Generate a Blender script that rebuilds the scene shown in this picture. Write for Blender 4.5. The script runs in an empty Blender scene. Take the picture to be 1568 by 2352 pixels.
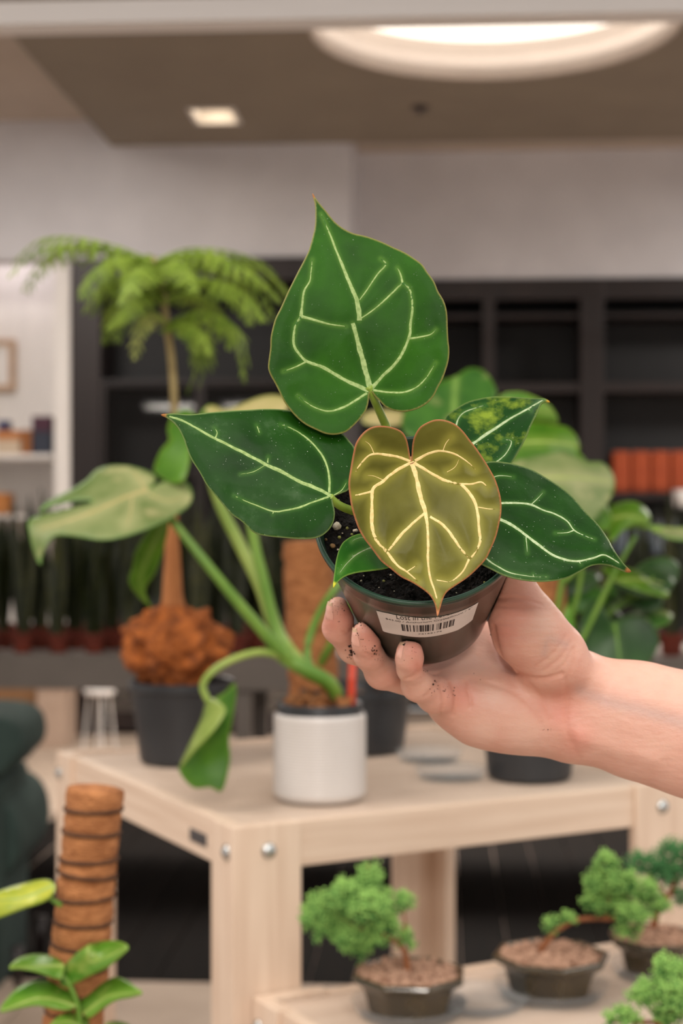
import bpy, bmesh, math, random
import numpy as np
from mathutils import Vector, Matrix, noise
from mathutils.geometry import delaunay_2d_cdt
from mathutils.bvhtree import BVHTree

random.seed(7)
rng = np.random.default_rng(7)
scene = bpy.context.scene
COL = scene.collection

# ------------------------------------------------------------------ camera, world, lights, exposure
EYE = 1.45          # camera height
F = 3600.0          # focal length in pixels of the 1568 px wide frame
CX, CY = 784.0, 1176.0
cam_d = bpy.data.cameras.new('camera')
cam = bpy.data.objects.new('camera', cam_d)
COL.objects.link(cam)
cam.location = (0, 0, EYE)
cam.rotation_euler = (math.pi / 2, 0, 0)
cam_d.sensor_fit = 'HORIZONTAL'
cam_d.sensor_width = 24.0
cam_d.lens = F * 24.0 / 1568.0
cam_d.clip_start = 0.05
cam_d.clip_end = 100
cam_d.dof.use_dof = True
cam_d.dof.focus_distance = 0.785
cam_d.dof.aperture_fstop = 8.6
scene.camera = cam

def lin(c):
    if isinstance(c, str):
        c = c.lstrip('#')
        c = [int(c[i:i + 2], 16) / 255 for i in (0, 2, 4)]
    else:
        c = [x / 255 for x in c]
    return tuple(x / 12.92 if x <= .04045 else ((x + .055) / 1.055) ** 2.4 for x in c) + (1.0,)

world = bpy.data.worlds.new('world')
scene.world = world
world.use_nodes = True
bgn = world.node_tree.nodes['Background']
bgn.inputs[0].default_value = (1.0, 0.955, 0.91, 1)
bgn.inputs[1].default_value = 0.92

THETA = math.radians(3.6)      # the shop is turned a little against the camera
TC, TS = math.cos(THETA), math.sin(THETA)

def bgw(x, z, h):              # shop frame -> world
    return Vector((x * TC + z * TS, z * TC - x * TS, EYE + h))

def bgx(px, z):
    u = (px - CX) / F
    return z * (u * TC - TS) / (TC + u * TS)

def bgh(py, z, x=0.0):
    return -(py - CY) / F * (z * TC - x * TS)

CEIL_H = 2.387
def ceiling_lamp_light(name, x, z, h, size, power, col=(1.0, 0.925, 0.85)):
    ld = bpy.data.lights.new(name, 'AREA')
    ld.shape = 'DISK'
    ld.size = size
    ld.energy = power
    ld.color = col
    o = bpy.data.objects.new(name, ld)
    COL.objects.link(o)
    o.location = bgw(x, z, h)
    return o
ceiling_lamp_light('ceiling_light_front', 0.55, -0.9, CEIL_H - .02, 1.8, 45)
ceiling_lamp_light('ceiling_light_left', -2.1, 1.0, CEIL_H - .02, 1.8, 85)
ceiling_lamp_light('ceiling_light_right', 2.2, 2.2, CEIL_H - .02, 1.8, 22)
ceiling_lamp_light('ceiling_light_rear', -0.2, -3.6, CEIL_H - .02, 2.4, 110)
ceiling_lamp_light('fill_light_hand', 0.4, -7.5, CEIL_H - .02, 2.4, 720)  # added fill lamp, far and low enough to reach the hand below the leaf
ceiling_lamp_light('fill_light_back', -2.4, 7.2, CEIL_H - .02 + .16, 1.4, 165)  # added fill lamp out of view, brightens the back walls
ceiling_lamp_light('fill_light_corner', 3.9, 8.6, CEIL_H - .02, 1.6, 190)  # lamp added outside the view to lighten the right back wall
rl_light = ceiling_lamp_light('round_lamp_light', (1135 - CX) / F * 7.745 * 1.0 - .483, 7.745, CEIL_H + .19, 1.7, 150)
rl_light.data.spread = math.radians(90)

vs = scene.view_settings
vs.view_transform = 'Standard'
vs.look = 'None'
vs.gamma = 1.0
vs.use_curve_mapping = False
vs.exposure = 0.0

# ------------------------------------------------------------------ helpers
ORG = {}

def P(px, py, d):
    return Vector(((px - CX) / F * d, d, EYE - (py - CY) / F * d))

def thing(name, label, cat, loc, group=None, rz=0.0):
    o = bpy.data.objects.new(name, None)
    COL.objects.link(o)
    o.empty_display_size = .05
    o.location = loc
    o.rotation_euler = (0, 0, rz)
    o['label'] = label
    o['category'] = cat
    if group:
        o['group'] = group
    ORG[o.name] = Vector(loc)
    return o

def tag(o, label, cat, group=None):
    o['label'] = label
    o['category'] = cat
    if group:
        o['group'] = group
    return o

def mk(name, geo, mat, parent=None, smooth=False, local=False, kind=None, label=None):
    """one mesh object; geo in world coordinates unless local"""
    v, f = geo[0], geo[1]
    off = Vector((0, 0, 0))
    if parent is not None:
        off = ORG[parent.name]
    me = bpy.data.meshes.new(name)
    if local:
        me.from_pydata([tuple(p) for p in v], [], [tuple(q) for q in f])
    else:
        me.from_pydata([(p[0] - off[0], p[1] - off[1], p[2] - off[2]) for p in v], [], [tuple(q) for q in f])
    if mat is not None:
        me.materials.append(mat)
    if smooth:
        me.polygons.foreach_set('use_smooth', [True] * len(me.polygons))
    me.update()
    o = bpy.data.objects.new(name, me)
    COL.objects.link(o)
    if parent is not None:
        o.parent = parent
    ORG[o.name] = off
    if kind:
        o['kind'] = kind
    if label:
        o['label'] = label
    return o

def attr(o, name, vals):
    a = o.data.attributes.new(name, 'FLOAT', 'POINT')
    a.data.foreach_set('value', np.asarray(vals, dtype=np.float32))

def cat(*geos):
    V, Fc = [], []
    for g in geos:
        n = len(V)
        V.extend(g[0])
        Fc.extend([tuple(i + n for i in q) for q in g[1]])
    return V, Fc

def xform(geo, m):
    return [m @ Vector(p) for p in geo[0]], geo[1]

def box(x0, x1, y0, y1, z0, z1, b=0.0):
    if b <= 0:
        v = [(x, y, z) for x in (x0, x1) for y in (y0, y1) for z in (z0, z1)]
        f = [(0, 1, 3, 2), (4, 6, 7, 5), (0, 4, 5, 1), (2, 3, 7, 6), (0, 2, 6, 4), (1, 5, 7, 3)]
        return v, f
    bm = bmesh.new()
    bmesh.ops.create_cube(bm, size=1.0)
    for q in bm.verts:
        q.co = Vector(((x0 + x1) / 2 + q.co.x * (x1 - x0), (y0 + y1) / 2 + q.co.y * (y1 - y0), (z0 + z1) / 2 + q.co.z * (z1 - z0)))
    bmesh.ops.bevel(bm, geom=list(bm.edges), offset=b, segments=2, affect='EDGES', profile=.6)
    bm.verts.index_update()
    g = [v.co.copy() for v in bm.verts], [[v.index for v in f.verts] for f in bm.faces]
    bm.free()
    return g

def bgbox(x0, x1, z0, z1, h0, h1, b=0.0):
    v, f = box(x0, x1, z0, z1, h0, h1, b)
    return [bgw(*p) for p in v], f

def lathe(prof, n=32, rot=0.0, caps=True):
    """profile [(r, z)...] about Z"""
    v, f = [], []
    m = len(prof)
    for i in range(n):
        a = rot + 2 * math.pi * i / n
        for r, z in prof:
            v.append((r * math.cos(a), r * math.sin(a), z))
    for i in range(n):
        j = (i + 1) % n
        for k in range(m - 1):
            f.append((i * m + k, j * m + k, j * m + k + 1, i * m + k + 1))
    if caps:
        if prof[0][0] > 1e-6:
            f.append(tuple(i * m for i in range(n))[::-1])
        if prof[-1][0] > 1e-6:
            f.append(tuple(i * m + m - 1 for i in range(n)))
    return v, f

def smooth_path(pts, sub=6):
    pts = [Vector(p) for p in pts]
    if len(pts) < 3:
        return pts
    out = []
    for i in range(len(pts) - 1):
        p0 = pts[max(i - 1, 0)]; p1 = pts[i]; p2 = pts[i + 1]; p3 = pts[min(i + 2, len(pts) - 1)]
        for k in range(sub):
            t = k / sub
            out.append(.5 * ((2 * p1) + (p2 - p0) * t + (2 * p0 - 5 * p1 + 4 * p2 - p3) * t * t + (3 * p1 - p0 - 3 * p2 + p3) * t ** 3))
    out.append(pts[-1])
    return out

def tube(path, r0, r1=None, n=8, sub=5, radii=None):
    pts = smooth_path(path, sub) if sub > 1 else [Vector(p) for p in path]
    m = len(pts)
    r1 = r0 if r1 is None else r1
    v, f = [], []
    ref = Vector((0.13, 0.31, 0.94))
    for i, p in enumerate(pts):
        t = (pts[min(i + 1, m - 1)] - pts[max(i - 1, 0)]).normalized()
        a = t.cross(ref)
        if a.length < 1e-3:
            a = t.cross(Vector((1, 0, 0)))
        a.normalize()
        b = t.cross(a)
        s = i / (m - 1)
        if radii:
            q = s * (len(radii) - 1)
            k = min(int(q), len(radii) - 2)
            r = radii[k] + (radii[k + 1] - radii[k]) * (q - k)
        else:
            r = r0 + (r1 - r0) * s
        for k in range(n):
            w = 2 * math.pi * k / n
            v.append(p + a * (r * math.cos(w)) + b * (r * math.sin(w)))
    for i in range(m - 1):
        for k in range(n):
            l = (k + 1) % n
            f.append((i * n + k, i * n + l, (i + 1) * n + l, (i + 1) * n + k))
    f.append(tuple(range(n))[::-1])
    f.append(tuple((m - 1) * n + k for k in range(n)))
    return v, f

_ico = {}
def ico(sub=1):
    if sub not in _ico:
        bm = bmesh.new()
        bmesh.ops.create_icosphere(bm, subdivisions=sub, radius=1)
        bm.verts.index_update()
        _ico[sub] = ([v.co.copy() for v in bm.verts], [tuple(v.index for v in f.verts) for f in bm.faces])
        bm.free()
    return _ico[sub]

def blob(c, r, sub=1, jit=0.0, rot=True):
    v, f = ico(sub)
    r = Vector(r) if hasattr(r, '__len__') else Vector((r, r, r))
    m = Matrix.Rotation(random.uniform(0, 6.28), 3, 'Z') @ Matrix.Rotation(random.uniform(0, 6.28), 3, 'X') if rot else Matrix.Identity(3)
    c = Vector(c)
    return [c + m @ Vector((p.x * r.x, p.y * r.y, p.z * r.z)) * (1 + random.uniform(-jit, jit)) for p in v], f

def blobs_np(C, R, sub=1, jit=0.25):
    """many small lumps as one geometry, fast"""
    v, f = ico(sub)
    v = np.array([tuple(p) for p in v]); f = np.array(f)
    C = np.asarray(C, float); R = np.asarray(R, float)
    if R.ndim == 1:
        R = np.repeat(R[:, None], 3, 1)
    n = len(C)
    q = rng.normal(size=(n, 4)); q /= np.linalg.norm(q, axis=1)[:, None]
    w, x, y, z = q.T
    M = np.stack([np.stack([1 - 2 * (y * y + z * z), 2 * (x * y - z * w), 2 * (x * z + y * w)], 1),
                  np.stack([2 * (x * y + z * w), 1 - 2 * (x * x + z * z), 2 * (y * z - x * w)], 1),
                  np.stack([2 * (x * z - y * w), 2 * (y * z + x * w), 1 - 2 * (x * x + y * y)], 1)], 1)
    vv = v[None] * R[:, None, :] * (1 + rng.uniform(-jit, jit, (n, len(v), 1)))
    vv = np.einsum('nij,nkj->nki', M, vv) + C[:, None]
    ff = f[None] + (np.arange(n) * len(v))[:, None, None]
    return [tuple(p) for p in vv.reshape(-1, 3)], [tuple(p) for p in ff.reshape(-1, 3).tolist()]

# ------------------------------------------------------------------ materials
def nodes_of(name):
    m = bpy.data.materials.new(name)
    m.use_nodes = True
    nt = m.node_tree
    b = nt.nodes['Principled BSDF']
    return m, nt, b

def N(nt, t, **kw):
    n = nt.nodes.new(t)
    for k, v in kw.items():
        if k in n.inputs:
            n.inputs[k].default_value = v
        else:
            setattr(n, k, v)
    return n

def ramp(nt, src, stops):
    r = nt.nodes.new('ShaderNodeValToRGB')
    e = r.color_ramp.elements
    while len(e) > 1:
        e.remove(e[-1])
    e[0].position, e[0].color = stops[0][0], stops[0][1]
    for p, c in stops[1:]:
        q = e.new(p)
        q.color = c
    nt.links.new(src, r.inputs[0])
    return r.outputs[0]

def mix(nt, fac, a, b):
    m = nt.nodes.new('ShaderNodeMix')
    m.data_type = 'RGBA'
    for s, i in ((fac, 0), (a, 6), (b, 7)):
        if isinstance(s, (int, float)):
            m.inputs[i].default_value = s
        elif isinstance(s, tuple):
            m.inputs[i].default_value = s
        else:
            nt.links.new(s, m.inputs[i])
    return m.outputs[2]

def g(v):
    return (v, v, v, 1)

def mat_noise(name, c0, c1, scale=8, rough=.6, stretch=(1, 1, 1), detail=4, bump=0.0, bscale=None, spec=.5, lo=.35, hi=.65, coat=0.0, extra=None, metal=0.0, sss=0.0):
    m, nt, b = nodes_of(name)
    tc = N(nt, 'ShaderNodeTexCoord')
    mp = N(nt, 'ShaderNodeMapping')
    mp.inputs['Scale'].default_value = stretch
    nt.links.new(tc.outputs['Object'], mp.inputs[0])
    nz = N(nt, 'ShaderNodeTexNoise', Scale=scale, Detail=detail)
    nt.links.new(mp.outputs[0], nz.inputs['Vector'])
    col = ramp(nt, nz.outputs['Fac'], [(lo, lin(c0)), (hi, lin(c1))])
    nt.links.new(col, b.inputs['Base Color'])
    b.inputs['Roughness'].default_value = rough
    b.inputs['Specular IOR Level'].default_value = spec
    b.inputs['Coat Weight'].default_value = coat
    b.inputs['Metallic'].default_value = metal
    if sss:
        b.inputs['Subsurface Weight'].default_value = sss
        b.inputs['Subsurface Radius'].default_value = (.01, .005, .002)
    if bump:
        n2 = N(nt, 'ShaderNodeTexNoise', Scale=bscale or scale * 4, Detail=3)
        nt.links.new(mp.outputs[0], n2.inputs['Vector'])
        bp = N(nt, 'ShaderNodeBump', Strength=bump, Distance=.01)
        nt.links.new(n2.outputs['Fac'], bp.inputs['Height'])
        nt.links.new(bp.outputs[0], b.inputs['Normal'])
    return m

def mat_plain(name, c, rough=.5, spec=.5, metal=0.0, coat=0.0, emit=None, es=0.0):
    m, nt, b = nodes_of(name)
    nz = N(nt, 'ShaderNodeTexNoise', Scale=14.0, Detail=2)
    cc = lin(c)
    col = ramp(nt, nz.outputs['Fac'], [(.3, tuple(x * .93 for x in cc[:3]) + (1,)), (.7, cc)])
    nt.links.new(col, b.inputs['Base Color'])
    b.inputs['Roughness'].default_value = rough
    b.inputs['Specular IOR Level'].default_value = spec
    b.inputs['Metallic'].default_value = metal
    b.inputs['Coat Weight'].default_value = coat
    if emit is not None:
        b.inputs['Emission Color'].default_value = lin(emit)
        b.inputs['Emission Strength'].default_value = es
    return m

def mat_clear(name, tint=(200, 202, 202), alpha=.14, rough=.08):
    """thin clear plastic: mostly see-through, glossy"""
    m, nt, b = nodes_of(name)
    b.inputs['Base Color'].default_value = lin(tint)
    b.inputs['Roughness'].default_value = rough
    b.inputs['Alpha'].default_value = alpha
    return m

MT = {}
MT['wall'] = mat_noise('painted_wall', (208, 207, 211), (216, 215, 219), 3, .8)
MT['soffit'] = mat_noise('taupe_ceiling_paint', (130, 120, 108), (136, 126, 113), 3, .85)
MT['ceil'] = mat_noise('pale_ceiling_paint', (176, 164, 152), (184, 172, 160), 3, .85)
MT['white'] = mat_plain('white_paint', (232, 228, 224), .5)
MT['lamp'] = mat_plain('lit_lamp_diffuser', (255, 250, 244), .6, emit=(255, 246, 234), es=1.5)
MT['recess'] = mat_plain('lamp_recess_paint', (206, 194, 184), .7)
MT['tile'] = mat_noise('beige_floor_tile', (158, 140, 124), (170, 152, 136), 5, .45, bump=.02)
MT['grout'] = mat_noise('floor_grout', (142, 125, 111), (154, 136, 122), 12, .8)
MT['dark_plank'] = mat_noise('dark_wood_plank', (13, 10, 8), (20, 15, 12), 6, .8, spec=.08, stretch=(6, .5, 1))
MT['dark_wood'] = mat_noise('espresso_cabinet_wood', (27, 19, 19), (37, 26, 25), 5, .42, stretch=(1, 1, .2))
MT['cab_back'] = mat_noise('charcoal_cabinet_back', (20, 20, 22), (26, 26, 28), 4, .6)
MT['pine'] = mat_noise('pale_pine', (214, 188, 166), (227, 204, 183), 7, .5, stretch=(.6, 12, 12), detail=5, bump=.03, bscale=30)
MT['steel'] = mat_plain('bolt_steel', (205, 208, 208), .22, metal=1.0)
MT['badge'] = mat_plain('dark_badge', (84, 82, 84), .4, metal=.4)
MT['black_pot'] = mat_noise('black_nursery_plastic', (34, 35, 38), (44, 46, 49), 10, .42)
MT['white_pot'] = mat_noise('white_glazed_ceramic', (206, 200, 196), (214, 209, 205), 6, .33, coat=.3)
MT['bark'] = mat_noise('root_bark', (92, 58, 30), (176, 116, 66), 60, .9, bump=.6, bscale=90)
MT['coir'] = mat_noise('coir_fibre', (150, 92, 50), (196, 132, 82), 60, .95, stretch=(1, 1, 2.5), bump=.7, bscale=220, lo=.3, hi=.7)
MT['cord'] = mat_noise('dark_binding_cord', (66, 40, 22), (92, 58, 34), 80, .9)
MT['fern_root'] = mat_noise('fern_root_fibre', (110, 56, 20), (176, 98, 40), 45, .95, bump=.8, bscale=120)
MT['fern_trunk'] = mat_noise('fern_trunk_fibre', (150, 92, 50), (178, 116, 68), 40, .9, stretch=(1, 1, .3), bump=.4)
MT['fern_stem'] = mat_noise('pale_fern_stem', (140, 122, 78), (164, 146, 98), 30, .7)
MT['stem'] = mat_noise('green_stem', (84, 126, 36), (118, 152, 58), 18, .45, stretch=(1, 1, .4))
MT['stem_pale'] = mat_noise('pale_green_stem', (126, 154, 64), (162, 178, 90), 18, .45, stretch=(1, 1, .4))
MT['stake'] = mat_plain('red_plastic_stake', (196, 58, 26), .4)
MT['clear'] = mat_clear('clear_plastic')
MT['acrylic'] = mat_clear('clear_acrylic_sheet', (190, 190, 192), .07, .12)
MT['velvet'] = mat_noise('dark_green_velvet', (34, 50, 46), (44, 62, 57), 9, .9, bump=.1)
MT['counter'] = mat_noise('greige_counter', (104, 96, 89), (114, 105, 98), 4, .5)
MT['terracotta'] = mat_noise('terracotta', (92, 32, 15), (112, 42, 22), 12, .8)
MT['orange_cloth'] = mat_noise('orange_book_cloth', (160, 66, 28), (172, 76, 34), 10, .7)
MT['glaze'] = mat_noise('brown_green_glaze', (40, 33, 17), (62, 51, 28), 22, .14, coat=.6)
MT['juniper_bark'] = mat_noise('juniper_bark', (112, 66, 38), (158, 98, 60), 60, .9, bump=.5)

# ------------------------------------------------------------------ the setting
fl_v = [bgw(x, z, -EYE - .012) for x, z in ((-6, -4), (6, -4), (6, 11.6), (-6, 11.6))]
fl_g = (fl_v + [p - Vector((0, 0, .1)) for p in fl_v], [(0, 1, 2, 3), (7, 6, 5, 4), (0, 4, 5, 1), (1, 5, 6, 2), (2, 6, 7, 3), (3, 7, 4, 0)])
floor = mk('floor', fl_g, MT['grout'], kind='structure')

def piece(name, proto, parent, loc, mat):
    """pieces share one mesh"""
    o = bpy.data.objects.new(name, proto)
    COL.objects.link(o)
    o.parent = parent
    o.location = loc
    o.rotation_euler = (0, 0, -THETA)
    return o

def proto_mesh(name, geo, mat):
    me = bpy.data.meshes.new(name)
    me.from_pydata([tuple(p) for p in geo[0]], [], geo[1])
    me.materials.append(mat)
    return me

tile_me = proto_mesh('floor_tile', box(-.297, .297, -.297, .297, -.012, .0, .003), MT['tile'])
Z_DARK0, Z_DARK1 = 4.80, 7.45
for i in range(-5, 4):
    for j in range(4):
        piece('floor_tile', tile_me, floor, bgw(i * .6 + .27, Z_DARK0 - .3 - j * .6, -EYE), MT['tile'])
for i in range(-5, 5):
    for j in range(5):
        piece('floor_tile', tile_me, floor, bgw(i * .6 + .27, Z_DARK1 + .3 + j * .6, -EYE), MT['tile'])
for i in range(-5, -3):
    for j in range(4):
        piece('floor_tile', tile_me, floor, bgw(-1.79 - (i + 4) * .6 - .6, Z_DARK0 + .3 + j * .6, -EYE), MT['tile'])
plank_me = proto_mesh('floor_plank', box(-.077, .077, -(Z_DARK1 - Z_DARK0) / 2 + .002, (Z_DARK1 - Z_DARK0) / 2 - .002, -.012, .001, .002), MT['dark_plank'])
for i in range(26):
    piece('floor_plank', plank_me, floor, bgw(-1.75 + i * .158, (Z_DARK0 + Z_DARK1) / 2, -EYE), MT['dark_plank'])

ZL, ZR = 10.1, 11.15                       # wall planes, the one on the right stands back
H_SOF = bgh(325, ZL)
H_UP = bgh(262, ZL)
H_CAB = bgh(586, ZL)
X_STEP = bgx(803, ZL)
X_COL0, X_COL1 = bgx(128, ZL), bgx(164, ZL)

# soffit with a round opening and a square one: real holes cut in the slab
RL_Z = 7.745; RL_X = bgx(1135, 7.745); RL_R = .90; RL_D = .215
X_SOF = bgx(256, ZL)
def soffit_geo():
    x0, x1, z0, z1 = X_SOF, 5.95, 2.6, ZL + .02
    nseg = 64
    circ = [(RL_X + RL_R * math.cos(2 * math.pi * i / nseg), RL_Z + RL_R * math.sin(2 * math.pi * i / nseg)) for i in range(nseg)]
    sq = [(SL_X - .13, SL_Z - .17), (SL_X + .13, SL_Z - .17), (SL_X + .13, SL_Z + .17), (SL_X - .13, SL_Z + .17)]
    pts = [(x0, z0), (x1, z0), (x1, z1), (x0, z1)] + circ + sq
    ed = [(0, 1), (1, 2), (2, 3), (3, 0)] + [(4 + i, 4 + (i + 1) % nseg) for i in range(nseg)] + [(4 + nseg + i, 4 + nseg + (i + 1) % 4) for i in range(4)]
    vo, eo, fo, _, _, _ = delaunay_2d_cdt([Vector(p) for p in pts], ed, [], 1, 1e-5)
    keep = []
    for q in fo:
        c = sum((vo[i] for i in q), Vector((0, 0))) / 3
        if (c.x - RL_X) ** 2 + (c.y - RL_Z) ** 2 < (RL_R * .995) ** 2:
            continue
        if abs(c.x - SL_X) < .13 and abs(c.y - SL_Z) < .17:
            continue
        keep.append(tuple(q))
    v = [bgw(p.x, p.y, H_SOF) for p in vo]
    # upstand at the outer edges so the slab has a body
    n = len(v)
    rim = [(x0, z0), (x1, z0), (x1, z1), (x0, z1)]
    v += [bgw(a, b, H_SOF) for a, b in rim] + [bgw(a, b, H_UP) for a, b in rim]
    keep += [(n + i, n + (i + 1) % 4, n + 4 + (i + 1) % 4, n + 4 + i) for i in range(4)]
    return v, keep
SL_Z = 9.36; SL_X = bgx(493, 9.36)
sof = mk('ceiling_soffit', soffit_geo(), MT['soffit'], kind='structure')
ceil = mk('ceiling', cat(bgbox(-6, X_SOF + .02, -4, 12, H_UP, H_UP + .1), bgbox(X_SOF + .02, 6, 9.75, 12, H_UP, H_UP + .1)), MT['ceil'], kind='structure')

# walls
mk('wall_back', cat(bgbox(-6, X_STEP, ZL, ZL + .25, H_CAB, H_UP), bgbox(X_STEP - .2, X_STEP, ZL + .25, ZR + .6, H_CAB, H_UP),
                    bgbox(X_STEP, 6, ZR, ZR + .5, H_CAB, H_UP)), MT['wall'], kind='structure')
mk('wall_rear', bgbox(-6, 6, 11.85, 12.0, -EYE, H_UP), MT['wall'], kind='structure')
mk('wall_unseen_dark', bgbox(-25, 25, -18.2, -18, -EYE, 6.0), mat_noise('dark_reflection_wall', (58, 52, 48), (66, 60, 55), 2, .8), kind='structure')  # unseen wall added so the cabinet glass mirrors something dark
mk('wall_side', bgbox(-6.0, -5.9, 3.5, 11.85, -EYE, H_UP), MT['wall'], kind='structure')
mk('wall_right', bgbox(5.9, 6.0, 3.5, 11.85, -EYE, H_UP), MT['wall'], kind='structure')
mk('trim_1', bgbox(X_COL0, X_COL1, ZL - .05, ZL + .9, -EYE, H_CAB - .03, .006), MT['white'], kind='structure')

# white rail crossing high up, hung on rods
H_B = bgh(48, 5.0)
MT['rail'] = mat_plain('grey_white_rail_paint', (246, 243, 242), .5)
rail = thing('ceiling_rail', 'white painted rail crossing below the taupe ceiling', 'rail', bgw(0, 5.0, H_B))
mk('beam', bgbox(-3.2, 3.6, 4.95, 5.07, H_B, H_B + .076, .004), MT['rail'], rail)
for x in (-2.6, -.2, 2.2):
    mk('rod', xform(lathe([(.008, 0), (.008, H_SOF - H_B - .07)], 10), Matrix.Translation(bgw(x, 5.01, H_B + .07))), MT['white'], rail, smooth=True)

# round recessed ceiling lamp
rl = thing('round_ceiling_lamp', 'large round recessed ceiling lamp glowing white', 'ceiling lamp', bgw(RL_X, RL_Z, H_SOF))
mk('recess_ring', xform(lathe([(RL_R + .012, -.004), (RL_R, -.004), (RL_R, RL_D), (RL_R + .03, RL_D + .01), (RL_R + .03, .02)], 96, caps=False), Matrix.Translation(bgw(RL_X, RL_Z, H_SOF))), MT['recess'], rl, smooth=True)
mk('diffuser', xform(lathe([(0, RL_D - .012), (RL_R - .004, RL_D - .012), (RL_R - .004, RL_D), (0, RL_D)], 96, caps=False), Matrix.Translation(bgw(RL_X, RL_Z, H_SOF))), MT['lamp'], rl)
# square downlight
sl = thing('square_downlight', 'small square recessed downlight in the taupe ceiling', 'downlight', bgw(SL_X, SL_Z, H_SOF))
fr = []
for a in range(4):
    x0, x1, z0, z1 = [(-.14, .14, -.18, -.155), (-.14, .14, .155, .18), (-.14, -.115, -.155, .155), (.115, .14, -.155, .155)][a]
    fr.append(bgbox(SL_X + x0, SL_X + x1, SL_Z + z0, SL_Z + z1, H_SOF - .008, H_SOF + .1))
mk('frame', cat(*fr), MT['white'], sl)
MT['bulb'] = mat_plain('lit_bulb', (255, 240, 215), .5, emit=(255, 236, 206), es=5.0)
mk('lens', xform(lathe([(0, 0), (.1, 0), (.1, .02), (0, .02)], 32, caps=False), Matrix.Translation(bgw(SL_X, SL_Z, H_SOF + .06))), MT['bulb'], sl)
mk('backing', bgbox(SL_X - .115, SL_X + .115, SL_Z - .155, SL_Z + .155, H_SOF + .085, H_SOF + .1), MT['recess'], sl)
# sprinkler
sp = thing('fire_sprinkler', 'small dark sprinkler head in the taupe ceiling', 'sprinkler', bgw(bgx(965, 9.23), 9.23, H_SOF - .03))
m = Matrix.Translation(bgw(bgx(965, 9.23), 9.23, H_SOF))
MT['sprk'] = mat_plain('dull_metal', (92, 84, 80), .45, metal=.6)
mk('escutcheon', xform(lathe([(0, 0), (.055, 0), (.05, -.012), (.02, -.014), (0, -.014)], 24), m), MT['sprk'], sp, smooth=True)
mk('deflector', xform(lathe([(0, -.014), (.012, -.014), (.012, -.03), (.03, -.031), (.03, -.034), (0, -.034)], 20), m), MT['sprk'], sp)
# lamps far behind that mirror in the dark glass
for i, (x, z) in enumerate(((-6.0, -14.8), (-4.25, -14.8))):
    r = thing('mirrored_ceiling_lamp', ('round ceiling lamp mirrored in dark glass behind the fern stem', 'round ceiling lamp mirrored in dark glass beside the cream leaf')[i], 'ceiling lamp', bgw(x, z, H_SOF), 'lamps mirrored in the glass')
    m = Matrix.Translation(bgw(x, z, H_SOF))
    mk('rim', xform(lathe([(.63, -.03), (.68, -.03), (.68, .05), (.63, .05)], 48, caps=False), m), MT['white'], r)
    mk('diffuser', xform(lathe([(0, -.02), (.63, -.02), (.63, 0), (0, 0)], 48, caps=False), m), mat_plain('far_lamp_diffuser', (255, 250, 244), .6, emit=(255, 246, 234), es=8.0), r)

# ------------------------------------------------------------------ dark cabinets along the back
def cabinet(name, label, x0, x1, zf, posts, boards, top_board):
    t = thing(name, label, 'cabinet', bgw((x0 + x1) / 2, zf, -EYE))
    mk('back_panel', bgbox(x0, x1, zf + .42, zf + .45, -EYE, H_CAB - .002), MT['cab_back'], t)
    for a, b in posts:
        mk('post', bgbox(a, b, zf - .02, zf + .42, -EYE, H_CAB - .004, .004), MT['dark_wood'], t)
    for h, th in boards:
        mk('shelf_board', bgbox(x0 + .01, x1 - .01, zf, zf + .42, h - th, h, .003), MT['dark_wood'], t)
    mk('header', bgbox(x0, x1, zf - .015, zf + .42, top_board, H_CAB - .003, .004), MT['dark_wood'], t)
    return t
X0 = X_COL1 + .004
cabL = cabinet('dark_cabinet', 'espresso brown wall cabinet behind the fern with glazed lower doors', X0, X_STEP - .205, ZL,
               [(X0, bgx(232, ZL)), (bgx(690, ZL), bgx(740, ZL))], [(bgh(868, ZL), .05), (bgh(1080, ZL), .04), (bgh(1640, ZL), .12)], bgh(640, ZL))
# glass doors
m_gl, nt, b = nodes_of('dark_cabinet_glass')
b.inputs['Base Color'].default_value = (1, 1, 1, 1)
b.inputs['Roughness'].default_value = .03
b.inputs['Transmission Weight'].default_value = 1.0
b.inputs['IOR'].default_value = 1.5
tr = N(nt, 'ShaderNodeBsdfTransparent'); tr.inputs[0].default_value = (.9, .9, .9, 1)
gl = N(nt, 'ShaderNodeBsdfGlossy'); gl.inputs['Roughness'].default_value = .02
ms = N(nt, 'ShaderNodeMixShader'); ms.inputs[0].default_value = .08
nt.links.new(tr.outputs[0], ms.inputs[1]); nt.links.new(gl.outputs[0], ms.inputs[2])
nt.links.new(ms.outputs[0], nt.nodes['Material Output'].inputs['Surface'])
xg0, xg1 = bgx(234, ZL), bgx(688, ZL)
for k in range(2):
    a = xg0 + (xg1 - xg0) * k / 2 + .004
    c = xg0 + (xg1 - xg0) * (k + 1) / 2 - .004
    d = mk('door', cat(bgbox(a, a + .025, ZL - .03, ZL - .002, bgh(1640, ZL), bgh(872, ZL)), bgbox(c - .025, c, ZL - .03, ZL - .002, bgh(1640, ZL), bgh(872, ZL))), MT['dark_wood'], cabL)
    mk('glass_pane', bgbox(a + .025, c - .025, ZL - .02, ZL - .012, bgh(1640, ZL), bgh(872, ZL)), m_gl, d)
def ax(px, z=ZR):
    return bgx(px, z)
cabR = cabinet('dark_cabinet', 'espresso brown wall shelving that holds the orange books', X_STEP + .004, 3.2, ZR,
               [(ax(1108), ax(1136)), (ax(1332), ax(1386)), (3.1, 3.19)],
               [(bgh(722, ZR), .03), (bgh(880, ZR), .07), (bgh(1132, ZR), .05), (bgh(1272, ZR), .05)], bgh(690, ZR))
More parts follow.
